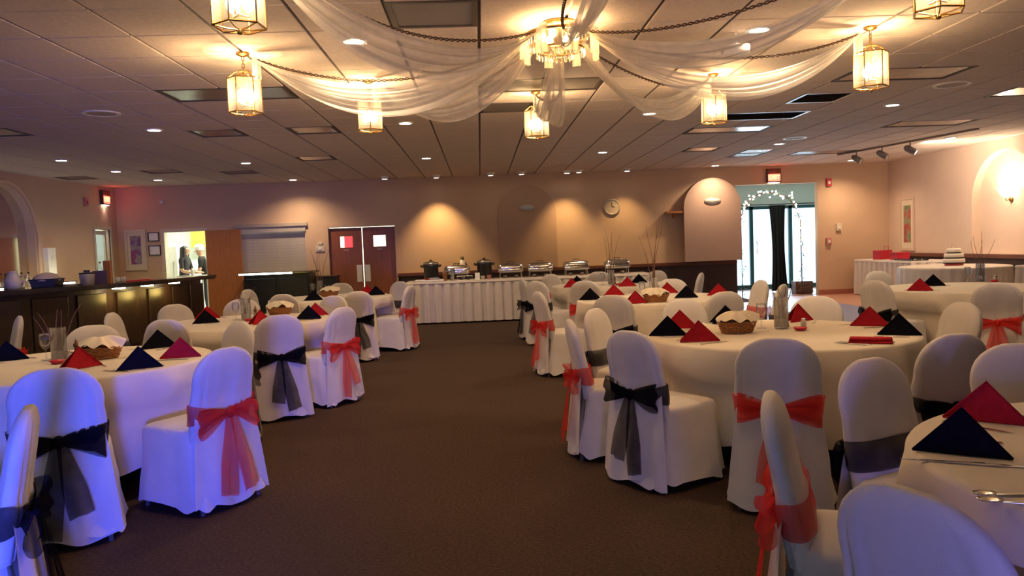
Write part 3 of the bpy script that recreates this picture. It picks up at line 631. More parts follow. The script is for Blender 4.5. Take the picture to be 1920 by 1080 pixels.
# ================================================================== bright entrance vestibule
VX0,VX1,VY=5.3,9.3,20.2
struct(MB().box((VX0,BY+.15,-.1),(VX1,VY,.0)).obj('floor_vestibule','tilef')); struct(MB().box((VX0,BY+.15,2.75),(VX1,VY,2.85)).obj('ceiling_vestibule','vwall'))
struct(MB().box((VX0-.1,BY+.15,0),(VX0,VY,2.75)).obj('wall_vestibule_left','vwall')); struct(MB().box((VX1,BY+.15,0),(VX1+.1,VY,2.75)).obj('wall_vestibule_right','vwall'))
struct(MB().box((VX0,VY,2.18),(VX1,VY+.12,2.75)).box((VX0,VY,0),(6.35,VY+.12,2.18)).box((8.95,VY,0),(VX1,VY+.12,2.18)).obj('wall_vestibule_back','vwall'))
t=struct(bpy.data.objects.new('door_4',None)); COL.objects.link(t); tag(t,'glazed entrance doors with teal frame, blown out by daylight')
g=MB()
for x in (6.35,7.08,8.12,8.88): g.box((x,VY+.02,.0),(x+.09,VY+.10,2.18))
g.box((6.35,VY+.02,2.10),(8.95,VY+.10,2.18)).box((6.35,VY+.02,0),(8.95,VY+.10,.12)); g.obj('door_frame','teal',t)
for x0,x1 in ((6.44,7.08),(7.17,8.12),(8.21,8.88)): MB().box((x0,VY+.055,.12),(x1,VY+.06,2.10)).obj('door_pane','glass',t)
MB().tube([(7.24,VY+.03,.95),(7.24,VY-.03,.97),(7.24,VY-.03,1.25),(7.24,VY+.03,1.27)],.012,8).obj('pull_handle','steel',t,True)
gr=MB().box((-30,VY+.12,-.2),(40,60,-.12)).obj('ground_outside','ground'); struct(gr)
l=light('AREA','entrance_daylight',(7.6,VY-.05,1.15),62,(.62,.83,1),None,shape='RECTANGLE',size=2.4,size_y=2.0); l.rotation_euler=(-PI/2,0,0)
def CUR(u,v): return (7.36+.40*(u-.5)*(1-.25*math.sin(PI*v))+.03*v,19.0+.045*math.sin(u*30)*(.5+.5*v)+.06*math.cos(u*6.3),.03+2.12*(1-v))
t=thing('black_curtain','tall black curtain gathered in the entrance vestibule','curtain',(0,0,0)); MB().grid(CUR,40,14).obj('cloth','blackfab',t,True,False)
MB().tube([(6.0,19.0,2.17),(8.3,19.0,2.17)],.014,8).obj('curtain_rod','black',t); MB().tube([(8.3,19.0,0),(8.3,19.0,2.17)],.016,8).obj('post','black',t); MB().tube([(6.0,19.0,0),(6.0,19.0,2.17)],.016,8).obj('post','black',t)
t=thing('wooden_planter','dark brown wooden box on the floor at the entrance','box',(7.62,BY+.66,0))
MB().box((-.20,-.14,0),(.20,.14,.30),.008).obj('body','rail',t)
for k in range(3): MB().box((-.21,-.15,.02+k*.095),(.21,-.14,.10+k*.095),.004).obj('board','rail',t)
# lit garland arch
t=thing('light_arch','arch of greenery wound with lit fairy lights in the entrance','arch',(6.74,BY+.30,0))
ap=[(-.68,0,.0),(-.68,0,1.75)]+[(-.68*math.cos(PI*k/16),0,1.75+.66*math.sin(PI*k/16)) for k in range(1,16)]+[(.72,0,1.75),(.74,0,0)]
MB().tube(ap,.012,6).obj('arch_frame','twig',t,True)
random.seed(5); lv=MB()
def along(u):
    n=len(ap)-1; d=[(Vector(ap[i+1])-Vector(ap[i])).length for i in range(n)]; s=u*sum(d)
    for i in range(n):
        if s<=d[i]: return Vector(ap[i]).lerp(Vector(ap[i+1]),s/d[i])
        s-=d[i]
    return Vector(ap[-1])
for k in range(420):
    p=along(random.random())+Vector((random.gauss(0,.05),random.gauss(0,.04),random.gauss(0,.05)))
    if p.z<.02: continue
    a=random.random()*6.3; b_=random.uniform(-.8,.8); L=random.uniform(.04,.08); dx,dy,dz=L*math.cos(a)*math.cos(b_),L*math.sin(a)*math.cos(b_),L*math.sin(b_); wv=Vector((-dy,dx,0)).normalized()*L*.25
    lv.add([p,p+Vector((dx,dy,dz))*.5+wv,p+Vector((dx,dy,dz)),p+Vector((dx,dy,dz))*.5-wv],[(0,1,2,3)])
o=lv.obj('leaves','leaf',t,False,False); o['kind']='stuff'
fb=MB().sphere((0,0,0),.021,.021,.019,8,6).mesh('fairy_bulb',M['fairy'],True)
for k in range(64):
    u=.28+.50*(k/63); p=along(u)+Vector((random.gauss(0,.05),-.05+random.gauss(0,.03),random.gauss(0,.05)))
    o=bpy.data.objects.new('fairy_bulb',fb); COL.objects.link(o); o.parent=t; o.location=p

# ================================================================== bar
BZ=1.08
path=[Vector(p) for p in [(-8.0,8.9,0),(-7.0,9.15,0),(-6.2,9.6,0),(-5.6,10.3,0),(-5.15,11.1,0),(-4.92,12.2,0),(-4.78,13.2,0),(-4.70,13.95,0)]]
def spl(t_):
    n=len(path)-1; i=min(int(t_*n),n-1); f=t_*n-i
    p0,p1,p2,p3=path[max(i-1,0)],path[i],path[i+1],path[min(i+2,n)]
    return .5*((2*p1)+(p2-p0)*f+(2*p0-5*p1+4*p2-p3)*f*f+(3*p1-p0-3*p2+p3)*f*f*f)
SP=[spl(i/60) for i in range(61)]
NR=[]
for i in range(61):
    d=(SP[min(i+1,60)]-SP[max(i-1,0)]).normalized(); NR.append(Vector((-d.y,d.x,0)))   # towards the barman
def ribbon(mb,o0,o1,z0,z1):
    vs=[]
    for p,n in zip(SP,NR):
        a,b_=p+n*o0,p+n*o1; vs+=[(a.x,a.y,z0),(b_.x,b_.y,z0),(b_.x,b_.y,z1),(a.x,a.y,z1)]
    fs=[]
    for i in range(60):
        for k in range(4): fs.append((i*4+k,i*4+(k+1)%4,i*4+4+(k+1)%4,i*4+4+k))
    fs+=[(3,2,1,0),(240,241,242,243)]; mb.add(vs,fs)
t=thing('bar','curved dark wooden bar with glossy overhanging top along the side wall','bar')
m=MB(); ribbon(m,0,.62,BZ-.05,BZ); m.obj('bar_top','bartop',t)
m=MB(); ribbon(m,-.02,.05,BZ-.03,BZ+.015); m.obj('arm_rail','bartop',t)
m=MB(); ribbon(m,.27,.36,0,BZ-.05); m.obj('front','barwood',t)
m=MB(); ribbon(m,.255,.27,0,.12); m.obj('kick_board','wains',t)
for i in range(3,58,6):
    p=SP[i]+NR[i]*.262; a=math.atan2(NR[i].y,NR[i].x)-PI/2
    o=MB().box((-.235,-.012,.16),(.235,.005,.96),.008).obj('front_panel','barwood',t); o.location=(p.x,p.y,0); o.rotation_euler=(0,0,a)
for px in (217,280,324):
    best=min(range(61),key=lambda i:abs((lambda q:960+F_PX*q.dot(_r)/q.dot(_f))(SP[i]+NR[i]*.1-Vector((0,0,CAM_H-1)))-px))
    p=SP[best]+NR[best]*.10
    MB().lathe([(0,BZ-.074),(.085,BZ-.072),(.09,BZ-.05)],16,(p.x,p.y,0)).obj('puck_light','puck',t)
    p2=SP[best]+NR[best]*.06; light('POINT','puck_glow',(p2.x,p2.y,BZ-.19),4.5,(1,.70,.18),t,shadow_soft_size=.08)
# back bar counter against the side wall
t=thing('back_bar_counter','dark back bar counter with lit shelf strips below the mirror arch','counter',(LX,12.6,0))
MB().box((.02,-1.6,0),(.55,3.2,.92)).obj('body','barwood',t); MB().box((.0,-1.62,.92),(.58,3.22,.97),.008).obj('worktop','bartop',t)
for k in range(6): MB().box((.55,-1.55+k*.79,.08),(.565,-.80+k*.79,.88),.006).obj('cabinet_door','barwood',t)
for y0,y1 in ((-1.3,.15),(1.35,2.35)): 
    MB().box((.30,y0,1.00),(.36,y1,1.045)).obj('light_strip','tube',t); MB().box((.25,y0-.02,1.045),(.42,y1+.02,1.06)).box((.32,y0,.97),(.34,y0+.02,1.0)).box((.32,y1-.02,.97),(.34,y1,1.0)).obj('strip_housing','black',t)
    light('AREA','back_bar_glow',(.30,(y0+y1)/2,1.07),2.5,(1,.95,.7),t,shape='RECTANGLE',size=.1,size_y=1.0).rotation_euler=(PI,0,0)
# things standing on the bar and the back bar
def onbar(px,back=.3):
    best=min(range(61),key=lambda i:abs((lambda q:960+F_PX*q.dot(_r)/q.dot(_f))(SP[i]+NR[i]*back-Vector((0,0,CAM_H-BZ)))-px)); p=SP[best]+NR[best]*back; return (p.x,p.y,BZ)
p=onbar(22); t=thing('ceramic_jug','round cream jug at the curved end of the bar','jug',p); MB().lathe([(.06,0),(.105,.06),(.11,.12),(.07,.2),(.055,.235),(.065,.25),(.05,.235),(.06,.12),(0,.02)],18).obj('body','cream',t,True); MB().tube([(.09,0,.18),(.15,0,.19),(.155,0,.12),(.10,0,.08)],.012,6).obj('handle','cream',t,True)
p=onbar(85); t=thing('dark_tub','dark bus tub with cloth heaped in it on the bar','tub',p,1.1); MB().lathe([(.17,0),(.20,.12),(.21,.125),(.205,.13),(.19,.12),(.16,.01),(0,.01)],4,(0,0,0),'z',1.25,.8).obj('tub','black',t); 
random.seed(3); MB().lathe([(.17,.10),(.16,.15),(.11,.19),(.05,.21),(0,.215)],14,(0,0,0),'z',1.1,.7).obj('cloth_heap','dim',t,True)
p=onbar(128,.45); t=thing('green_tray','pale green serving tray on the bar','tray',p,1.0); MB().lathe([(0,0),(.14,0),(.17,.03),(.165,.032),(.135,.008),(0,.008)],24).obj('tray','olive',t,True); MB().lathe([(.16,.03),(.18,.032),(.18,.036),(.16,.036)],24).obj('rim','cream',t)
p=onbar(160,.2); t=thing('plastic_bucket','cream plastic bucket with black lid on the bar','bucket',p); MB().lathe([(.085,0),(.10,.16),(.105,.165),(.1,.17),(.08,.01),(0,.01)],20).obj('body','cream',t,True); MB().lathe([(.105,.165),(.108,.185),(.04,.19),(.04,.22),(0,.22)],20).obj('lid','black',t)
p=onbar(192,.3); t=thing('cardboard_carton','dark purple carton with white bottle label on the bar','carton',p,.4); MB().box((-.09,-.07,0),(.09,.07,.20),.004).obj('body','purple',t); MB().box((-.05,-.073,.03),(.05,-.07,.17)).obj('print','purple',t)
p=onbar(183); t=thing('liquor_bottle','clear bottle with white label standing behind the purple carton','bottle',(p[0]-.1,p[1]+.22,BZ)); MB().lathe([(.04,0),(.042,.18),(.035,.22),(.014,.27),(.014,.32),(0,.32)],14).obj('glass','glass',t,True); MB().lathe([(.0425,.05),(.0435,.06),(.0435,.15),(.0425,.16)],14).obj('label','paper',t); MB().lathe([(.016,.30),(.016,.33),(0,.33)],10).obj('cap','steel',t)
p=onbar(198); o=MB().box((-.05,-.04,0),(.05,.04,.34),.004).obj('menu_board','doorO'); o.location=(p[0]-.03,p[1]+.14,BZ); tag(o,'reddish brown upright menu block beside the purple carton','menu board')
for k,(px,lab) in enumerate([(222,'beside the purple carton'),(236,'nearer the kitchen end of the bar')]):
    p=onbar(px); t=thing('bar_glass','small white rimmed tumbler on the bar '+lab,'glass',p); MB().lathe([(.028,0),(.036,.085),(.034,.085),(.026,.006),(0,.006)],14).obj('glass_wall','oval',t,True); MB().lathe([(.033,.084),(.037,.085),(.037,.089),(.033,.089)],14).obj('rim','white',t)
p=onbar(260); t=thing('red_bar_towel','folded red towel lying along the bar top','towel',p,1.4); MB().box((-.28,-.06,0),(.28,.06,.018),.008).obj('towel','redbox',t); MB().box((-.26,-.05,.018),(.2,.05,.032),.008).obj('fold','redbox',t)
p=onbar(340); t=thing('paper_menu','white paper menus spread at the kitchen end of the bar','menu',p,1.5)
MB().box((-.35,-.12,0),(.05,.12,.006)).obj('sheet','paper',t); MB().box((.08,-.11,0),(.42,.1,.006)).obj('sheet','paper',t)
random.seed(11)
for k in range(9):
    y=11.3+k*.33; kind=k%3
    t=thing('back_bar_bottle',['dark green wine bottle','pale squat bottle','clear spirit bottle'][kind]+' on the back bar, number %s from the mirror side'%['one','two','three','four','five','six','seven','eight','nine'][k] if False else ['dark green wine bottle','pale squat bottle','clear spirit bottle'][kind]+' standing on the back bar counter','bottle',(LX+.09+.07*(k%2),y,.97),0,'bottles on the back bar')
    MB().lathe([(.038,0),(.04,.16),(.03,.2),(.014,.24),(.014,.29),(0,.29)],12).obj('glass',['redglass','olive','glass'][kind],t,True); MB().lathe([(.0405,.05),(.0412,.055),(.0412,.13),(.0405,.135)],12).obj('label','paper',t); MB().lathe([(.016,.27),(.016,.30),(0,.30)],10).obj('cap','black',t)

# ================================================================== covered chairs
def sup(a,n): 
    c,s_=math.cos(a),math.sin(a); return (abs(c)**(2/n))*(1 if c>=0 else -1),(abs(s_)**(2/n))*(1 if s_>=0 else -1)
def lerp(a,b,t): return a+(b-a)*t
def back_c(z): return -.205-(z-.45)*.20
def back_w(z):
    if z<.72: return .205+.012*math.sin((z-.45)/.27*PI)-.006*math.cos((z-.52)*20)*(1 if z<.62 else 0)
    q=(z-.72)/.195; return .212*max(0,1-q**2.5)**(1/2.1)
def back_t(z): return .040 if z<.80 else .040*max(.12,(1-((z-.80)/.118)**2))**.5 if z<.915 else .012
def cover_mesh(seed):
    random.seed(seed); p1,p2,p3=[random.uniform(0,6.28) for _ in range(3)]
    m=MB(); n=64; rings=[]
    zs=[.03,.08,.16,.25,.34,.41,.445,.462,.470]
    for z in zs:
        t=min(1,(z-.03)/.42); ring=[]
        wx=lerp(.268,.222,t**.8); yr=lerp(-.325,-.225,t**.8); yf=lerp(.285,.238,t**.8)
        if z>.445: k={.462:.97,.470:.90}.get(z,1); wx*=k; yf=yf*k; yr=yr*k
        for q in range(n):
            a=2*PI*q/n; cx,cy=sup(a,4.6 if z<.4 else 5.5); y=(yf+yr)/2+cy*(yf-yr)/2; x=cx*wx
            fold=(1-t)*(.026*math.sin(5*a+p1)+.018*math.sin(11*a+p2)+.012*math.sin(17*a+p3)); x*=1+fold*1.1; y*=1+fold
            zz=z+(1-t)**3*(.030*math.cos(4*a+.3)**2+.014*math.sin(3*a+p2)) if z<.3 else z
            if t<.9: x+= .004*math.sin(24*z+3*a+p1)
            ring.append((x,y,max(.008,zz)))
        rings.append(ring)
    for sc,z in ((.7,.478),(.4,.483)): rings.append([(sup(2*PI*q/n,4)[0]*.222*sc,sup(2*PI*q/n,4)[1]*.23*sc,z) for q in range(n)])
    vs=[p for r in rings for p in r]; fs=[]
    for i in range(len(rings)-1):
        for q in range(n): fs.append((i*n+q,i*n+(q+1)%n,(i+1)*n+(q+1)%n,(i+1)*n+q))
    vs.append((0,0,.485)); c=len(vs)-1; L=(len(rings)-1)*n
    for q in range(n): fs.append((L+q,L+(q+1)%n,c))
    m.add(vs,fs)
    n=48; zs=[.40,.45,.50,.54,.58,.62,.66,.70,.74,.78,.81,.84,.865,.885,.90,.909]
    vs=[];fs=[]
    for z in zs:
        w_,t_,cy=back_w(z),back_t(z),back_c(z)
        for q in range(n):
            a=2*PI*q/n; x,y=sup(a,2.7); wr=.010*math.sin(x*26+p1+z*3)*(1 if y<0 else .4)*min(1,max(.1,(.9-z)/.3))+.004*math.sin(x*47+p2)*min(1,max(.1,(.9-z)/.3))
            vs.append((x*w_,cy+y*t_*(1+(.25 if z<.6 else 0))+wr*abs(y),z))
    for i in range(len(zs)-1):
        for q in range(n): fs.append((i*n+q,i*n+(q+1)%n,(i+1)*n+(q+1)%n,(i+1)*n+q))
    fs.append(tuple((len(zs)-1)*n+q for q in range(n)))
    m.add(vs,fs)
    # cloth falling behind the backrest down to the hem
    def fall(u,v):
        z=.56-.52*v; w_=lerp(.205,.262,v**.9); x=(u-.5)*2*w_; y=lerp(back_c(.56)-.045,-.335,v**.9)+.012*math.sin(u*17+p1)*v+.05*abs(u-.5)**2*4*(.35+.65*v)
        return (x,y,max(.012,z+.02*math.sin(u*9+p3)*v))
    m.grid(fall,22,10)
    return m.mesh('cover',M['cover'],True,True)
covers=[cover_mesh(s) for s in (1,2,3)]
def sash_band(sx):
    m=MB(); n=56
    def fn(u,v):
        a=2*PI*u; x,y=sup(a,2.7); rear=max(0,-math.sin(a)); cen=max(0,1-abs(x)/1.0)*(1 if math.sin(a)<0 else 0)
        h=lerp(.060,.018,cen**.7); zc=.555-.012*cen; z=zc+(v-.5)*2*h
        return (x*(back_w(z)+.008),back_c(z)+y*(back_t(z)*1.25+.010)-.006*cen+.003*math.sin(30*v+5*x),z)
    m.grid(fn,n,6,True); return m.mesh('sash_band',M[sx],True,False)
def bow_loop(sx,sg,seed):
    random.seed(seed); ph=random.uniform(0,6); dr=random.uniform(-.01,.05); Lx=random.uniform(.17,.215)
    def fn(u,v):
        s=1-abs(2*u-1); e=math.sin(s*PI/2); h=lerp(.016,.080,e**.8); yo=.030*math.sin(2*PI*u)*(.5+.5*e)
        x=sg*(.012+Lx*e); z=.543-dr*e*e+(v-.5)*2*h+.006*math.sin(14*v+ph); y=back_c(.54)-.072-.012*e-yo+.010*math.sin(12*v+ph+3*u)*e
        return (x,y,z)
    return MB().grid(fn,20,10).mesh('bow_loop',M[sx],True,False)
def bow_tail(sx,sg,seed):
    random.seed(seed); ph=random.uniform(0,6); L=random.uniform(.36,.48); sp=random.uniform(.02,.09)
    def fn(u,v):
        z=.54-L*u+ .03*(v-.5)*u*sg; w_=lerp(.025,.062,min(1,u*1.6)); x=sg*(.012+sp*u)+(v-.5)*2*w_*.9; y=lerp(back_c(.54)-.078,-.362,u**.85)-.010*math.sin(9*v+ph+2*u)*u
        return (x,y,z)
    return MB().grid(fn,14,8).mesh('bow_tail',M[sx],True,False)
SM={}
for sx in ('sash_r','sash_k'):
    kn=MB().sphere((0,back_c(.54)-.078,.543),.030,.022,.034,10,8).mesh('bow_knot',M[sx],True)
    SM[sx]=dict(band=sash_band(sx),knot=kn,var=[(bow_loop(sx,-1,s),bow_loop(sx,1,s+50),bow_tail(sx,-1,s),bow_tail(sx,1,s+9)) for s in (4,5,6)])
legm=[MB().tube([(x*.8,y*.8,.44),(x,y,.0)],.0125,8).mesh('leg',M['grey'],True) for x,y in ((-.20,.20),(.20,.20),(-.20,-.27),(.20,-.27))]
nch=0; CHAIRS=[]
def link(me,name,parent):
    o=bpy.data.objects.new(name,me); COL.objects.link(o); o.parent=parent; return o
def chair(bx,by,face_to,sash,label,group=None):
    global nch
    d=Vector((face_to[0]-bx,face_to[1]-by)) if len(face_to)==2 else Vector(face_to[:2]); d.normalize(); rz=math.atan2(d.y,d.x)-PI/2
    loc=(bx+d.x*.295,by+d.y*.295,0)
    t=thing('banquet_chair',label,'chair',loc,rz,group); CHAIRS.append((loc[0],loc[1],rz)); k=nch%3; nch+=1
    link(covers[k],'chair_cover',t)
    for l in legm: link(l,'leg',t)
    sm=SM['sash_r' if sash=='r' else 'sash_k']; s_=link(sm['band'],'sash',t); s_['label']=('sheer red' if sash=='r' else 'sheer black')+' organza sash'
    v=sm['var'][(nch*2)%3]
    link(sm['knot'],'bow_knot',s_); link(v[0],'bow_loop',s_); link(v[1],'bow_loop',s_); link(v[2],'bow_tail',s_); link(v[3],'bow_tail',s_)
    return t
TB=dict(LA=(-2.72,5.2),LB=(-2.42,7.9),LC=(-2.2,11.4),RD=(2.10,1.98),RA=(2.0,5.2),RB=(1.95,8.75),RC=(1.95,11.9),RE=(5.40,8.5))
TN=dict(LA='table by the curved bar end',LB='middle bar-side table',LC='table facing the roller shutter',RD='table with loose spoons',RA='table with the flat red napkin',RB='table with the peaked-cloth basket',RC='table before the chafing dishes',RE='table beside the dance floor')
G='white covered banquet chairs'
for x,y,tb,s_,lab in [
 (-2.11,3.87,'LA','k','aisle end, back lit blue'),(-1.46,4.44,'LA','r','aisle side'),(-3.07,6.18,'LA','r','bar side behind the bread basket'),(-2.05,5.95,'LA','k','far side behind the red napkin'),
 (-3.52,7.80,'LB','k','side nearest the bar'),(-1.73,6.66,'LB','k','aisle corner'),(-1.30,7.27,'LB','r','aisle side'),(-3.42,8.75,'LB','r','far bar side'),(-2.68,6.65,'LB','k','near side'),(-2.83,9.25,'LB','r','far side by the glass vase'),(-1.74,9.2,'LB','r','far aisle side'),
 (-2.54,10.0,'LC','r','near side'),(-1.59,9.95,'LC','k','near aisle side'),(-3.5,11.75,'LC','k','bar side'),(-2.3,12.75,'LC','k','far side'),(-1.30,12.45,'LC','k','far aisle side'),(-1.02,11.05,'LC','r','aisle side'),
 (.83,4.42,'RA','k','aisle corner'),(.58,5.2,'RA','r','aisle side, seen edge on'),(.86,5.98,'RA','k','far aisle corner'),(1.47,3.84,'RA','r','near side'),(2.31,3.71,'RA','k','near side towards the dance floor'),(2.75,6.30,'RA','r','far side'),(1.70,6.55,'RA','k','far side by the black napkin'),(3.34,5.27,'RA','k','dance floor side'),
 (2.29,7.25,'RB','k','near side'),(1.24,7.40,'RB','k','near aisle side'),(.60,8.4,'RB','r','aisle side, seen edge on'),(2.45,9.95,'RB','r','far side'),(3.22,8.85,'RB','r','against the bright entrance'),(3.12,7.95,'RB','k','near dance floor corner'),
 (.60,11.6,'RC','k','aisle side'),(.75,10.8,'RC','k','near aisle corner'),(1.15,13.0,'RC','r','far aisle corner'),(1.37,10.35,'RC','r','near side'),(2.0,13.25,'RC','k','far side'),(2.90,12.75,'RC','r','far dance floor corner'),(3.22,11.3,'RC','k','dance floor side'),
 (4.11,7.99,'RE','k','aisle side'),(5.1,9.85,'RE','r','far side'),(4.72,6.95,'RE','r','near side'),
 (.93,2.50,'RD','r','aisle side, seen edge on'),(.84,1.50,'RD','k','aisle corner, closest back'),(1.59,3.05,'RD','k','far side'),(2.35,3.32,'RD','r','far dance floor side')]:
    cx,cy=TB[tb]; dd=math.hypot(x-cx,y-cy); q=max(1,1.24/dd); x,y=cx+(x-cx)*q,cy+(y-cy)*q
    chair(x,y,TB[tb],s_,('red' if s_=='r' else 'black')+' sashed covered chair, '+TN[tb]+', '+lab,G)
chair(-1.66,2.86,(-.90,-.38,0),'k','white covered chair with black sash facing away from the aisle, lit strongly blue',G)
chair(-4.57,7.85,(-.82,-.55,0),'r','white covered chair with red sash standing alone by the bar',G)

# ================================================================== round tables
def cloth_mesh(seed,tx=0,ty=0,rot=0):
    near=[c for c in CHAIRS if math.hypot(c[0]-tx,c[1]-ty)<1.6]
    def inside(x,y):
        for cx,cy,rz in near:
            dx,dy=tx+x-cx,ty+y-cy; lx,ly=dx*math.cos(rz)+dy*math.sin(rz),-dx*math.sin(rz)+dy*math.cos(rz)
            if abs(lx)<.345 and -.40<ly<.35: return True
        return False
    random.seed(seed); p=[random.uniform(0,6.28) for _ in range(4)]; n=120; m=MB(); R=.872; vs=[];fs=[]
    prof=[(0,.762),(.3,.762),(.6,.762),(.80,.762),(.855,.762),(.872,.757),(.880,.745)]
    rings=[[(r*math.cos(2*PI*q/n),r*math.sin(2*PI*q/n),z) for q in range(n)] for r,z in prof[1:]]
    for v in (.08,.2,.35,.5,.65,.8,.92,1):
        ring=[]
        for q in range(n):
            a=2*PI*q/n; hem=.16+.035*math.cos(4*a+p[3])+.012*math.sin(7*a+p[0])
            f=math.sin(13*a+p[0]+.5*math.sin(3*a+p[2]))+.5*math.sin(21*a+p[1]); r=.884+.055*v+.052*f*v**.7
            zz=lerp(.745,hem,v)
            if zz<.56:
                while r>.35 and inside(r*math.cos(a+rot),r*math.sin(a+rot)): r-=.012
            ring.append((r*math.cos(a),r*math.sin(a),zz))
        rings.append(ring)
    vs=[(0,0,.762)]+[p_ for r in rings for p_ in r]
    for q in range(n): fs.append((0,1+q,1+(q+1)%n))
    for i in range(len(rings)-1):
        for q in range(n): fs.append((1+i*n+q,1+i*n+(q+1)%n,1+(i+1)*n+(q+1)%n,1+(i+1)*n+q))
    m.add(vs,fs); return m.mesh('tablecloth',M['cloth'],True,True)
topm=MB().lathe([(0,.722),(.86,.722),(.868,.735),(.868,.748),(.86,.756),(0,.756)],48).mesh('table_top',M['doorO'])
tleg=[MB().tube([(sx*.45,sy*.33,0),(sx*.45,sy*.33,.72)],.016,8).mesh('leg',M['black'],True) for sx in (-1,1) for sy in (-1,1)]
for k,(kk,(x,y)) in enumerate(TB.items()):
    t=thing('round_table','round table under the cloth, '+TN[kk],'table',(x,y,0),.4*k,'round banquet tables'); link(topm,'table_top',t)
    for l in tleg: link(l,'leg',t)
    o=bpy.data.objects.new('tablecloth',cloth_mesh(k+1,x,y,k*1.1)); COL.objects.link(o); o.location=(x,y,0); o.rotation_euler=(0,0,k*1.1); tag(o,'ivory cloth over the '+TN[kk],'tablecloth','round tablecloths')
TZ=.763
# napkins: standing folded pyramids
def napkin_mesh(mn,flat=False):
    m=MB(); W,H,D=.128,.135,.065
    if flat:
        m.box((-.12,-.05,0),(.12,.05,.016),.007); m.box((-.115,-.045,.017),(.12,.04,.034),.008); return m.mesh('napkin',M[mn],True)
    for off,sc in ((0,1),(.006,.975)):
        def tri(u,v):   # front face: flat triangle leaning back, slight sag
            return ((u-.5)*2*W*v*sc,-.035*v+off+.004*math.sin(PI*u)*v*(1-v)*4,H*sc*(1-v)+.002)
        def bak(u,v):
            return ((u-.5)*2*W*.86*v*sc,.060*v-off+.004*math.sin(PI*u)*v,H*sc*(1-v)+.002)
        m.grid(tri,8,6); m.grid(bak,8,6)
    m.tube([(-W,-.035,.005),(0,0,H),(W,-.035,.005)],.004,5); m.tube([(-W,-.035,.005),(W,-.035,.005)],.004,5)
    return m.mesh('napkin',M[mn],False,False)
NM={('r',0):napkin_mesh('napk_r'),('k',0):napkin_mesh('napk_k'),('r',1):napkin_mesh('napk_r',True)}
knm=MB().box((-.005,-.11,0),(.005,-.01,.006),.002).add([(-.005,-.01,.001),(.005,-.01,.001),(.010,.03,.001),(.009,.09,.001),(-.002,.12,.001),(-.006,.03,.001),(-.005,-.01,.004),(.005,-.01,.004),(.010,.03,.003),(.009,.09,.003),(-.002,.12,.003),(-.006,.03,.003)],[(5,4,3,2,1,0),(6,7,8,9,10,11),(0,1,7,6),(1,2,8,7),(2,3,9,8),(3,4,10,9),(4,5,11,10),(5,0,6,11)]).mesh('knife',M['chrome'])
fk=MB().box((-.005,-.10,0),(.005,.03,.005),.002).box((-.012,.03,0),(.012,.045,.005),.002)
for q in range(4): fk.box((-.012+q*.0066,.045,0),(-.0085+q*.0066,.10,.004))
fkm=fk.mesh('fork',M['chrome'])
spm=MB().box((-.004,-.10,0),(.004,.03,.005),.002).lathe([(0,.002),(.014,.004),(.02,.009),(.019,.010),(.012,.006),(0,.004)],14,(0,.055,0),'z',1,1.5).mesh('spoon',M['chrome'],True)
random.seed(8)
nap=[('LA','k',275,692,.1,'beside the aisle chair'),('LA','r',340,670,-.15,'at the aisle edge'),('LA','k',297,652,.25,'behind the front black one'),('LA','k',14,676,0,'at the bar side edge'),('LA','r',150,690,.6,'in front of the glass vase'),
 ('LB','k',580,598,-.35,'at the aisle edge'),('LB','r',613,590,.5,'by the aisle chair'),('LB','k',385,606,.2,'at the bar side edge'),('LB','r',488,607,.8,'by the glass vase'),('LB','r',322,592,0,'on the far bar side'),
 ('LC','k',588,563,0,'at the near edge'),('LC','k',705,553,.1,'at the aisle edge'),('LC','r',688,551,.1,'behind the black one'),
 ('RA','r',1252,614,0,'behind the black one, aisle edge'),('RA','k',1250,629,0,'aisle edge'),('RA','r',1310,640,.25,'in front, near the bread basket'),('RA','k',1338,601,.5,'far edge'),('RA','r',1650,609,0,'behind its black neighbour, dance floor edge'),('RA','k',1702,628,0,'dance floor edge'),('RA','R',1632,643,0,'fallen flat'),('RA','r',1497,602,.9,'beside the vase'),
 ('RB','k',1107,562,0,'aisle edge'),('RB','r',1132,553,.3,'far aisle edge'),('RB','r',1184,571,.6,'near edge by the basket'),('RB','k',1287,558,0,'dance floor edge'),('RB','r',1253,549,.4,'far edge'),('RB','r',1361,553,0,'far dance floor edge'),
 ('RC','r',1066,539,.1,'aisle edge'),('RC','k',1082,533,0,'far aisle edge'),('RC','r',1188,538,0,'near edge'),('RC','k',1198,530,.1,'far dance floor edge'),
 ('RE','r',1725,545,0,'aisle edge'),('RE','k',1750,536,0,'far edge'),('RD','k',1778,848,-.05,'near edge'),('RD','r',1850,788,-.15,'far edge')]
for tb,c,px,py,rz,lab in nap:
    p=atz(px,py,TZ); cx,cy=TB[tb]; v=Vector((p.x-cx,p.y-cy)); 
    if v.length>.74: v=v*(.74/v.length)
    x,y=cx+v.x,cy+v.y; flat=c=='R'; cc='r' if flat else c
    o=bpy.data.objects.new('napkin',NM[(cc,int(flat))]); COL.objects.link(o); yaw=math.atan2(y,x)-PI/2
    o.location=(x,y,TZ); o.rotation_euler=(0,0,yaw+rz)
    tag(o,('flat folded red' if flat else 'pyramid '+('red' if cc=='r' else 'black'))+' napkin, '+TN[tb]+', '+lab,'napkin','folded napkins')
    for nm,me,dx in (('knife',knm,.10),('fork',fkm,-.10)):
        d=v.normalized() if v.length>.1 else Vector((0,-1)); tx=Vector((-d.y,d.x)); q=Vector((cx,cy))+d*min(v.length-.02,.70)+tx*dx*1.25
        o=bpy.data.objects.new(nm,me); COL.objects.link(o); o.location=(q.x,q.y,TZ); o.rotation_euler=(0,0,math.atan2(d.y,d.x)+PI/2+random.uniform(-.15,.15))
        tag(o,'steel %s, %s, napkin %s'%(nm,TN[tb],lab),nm,'table cutlery')
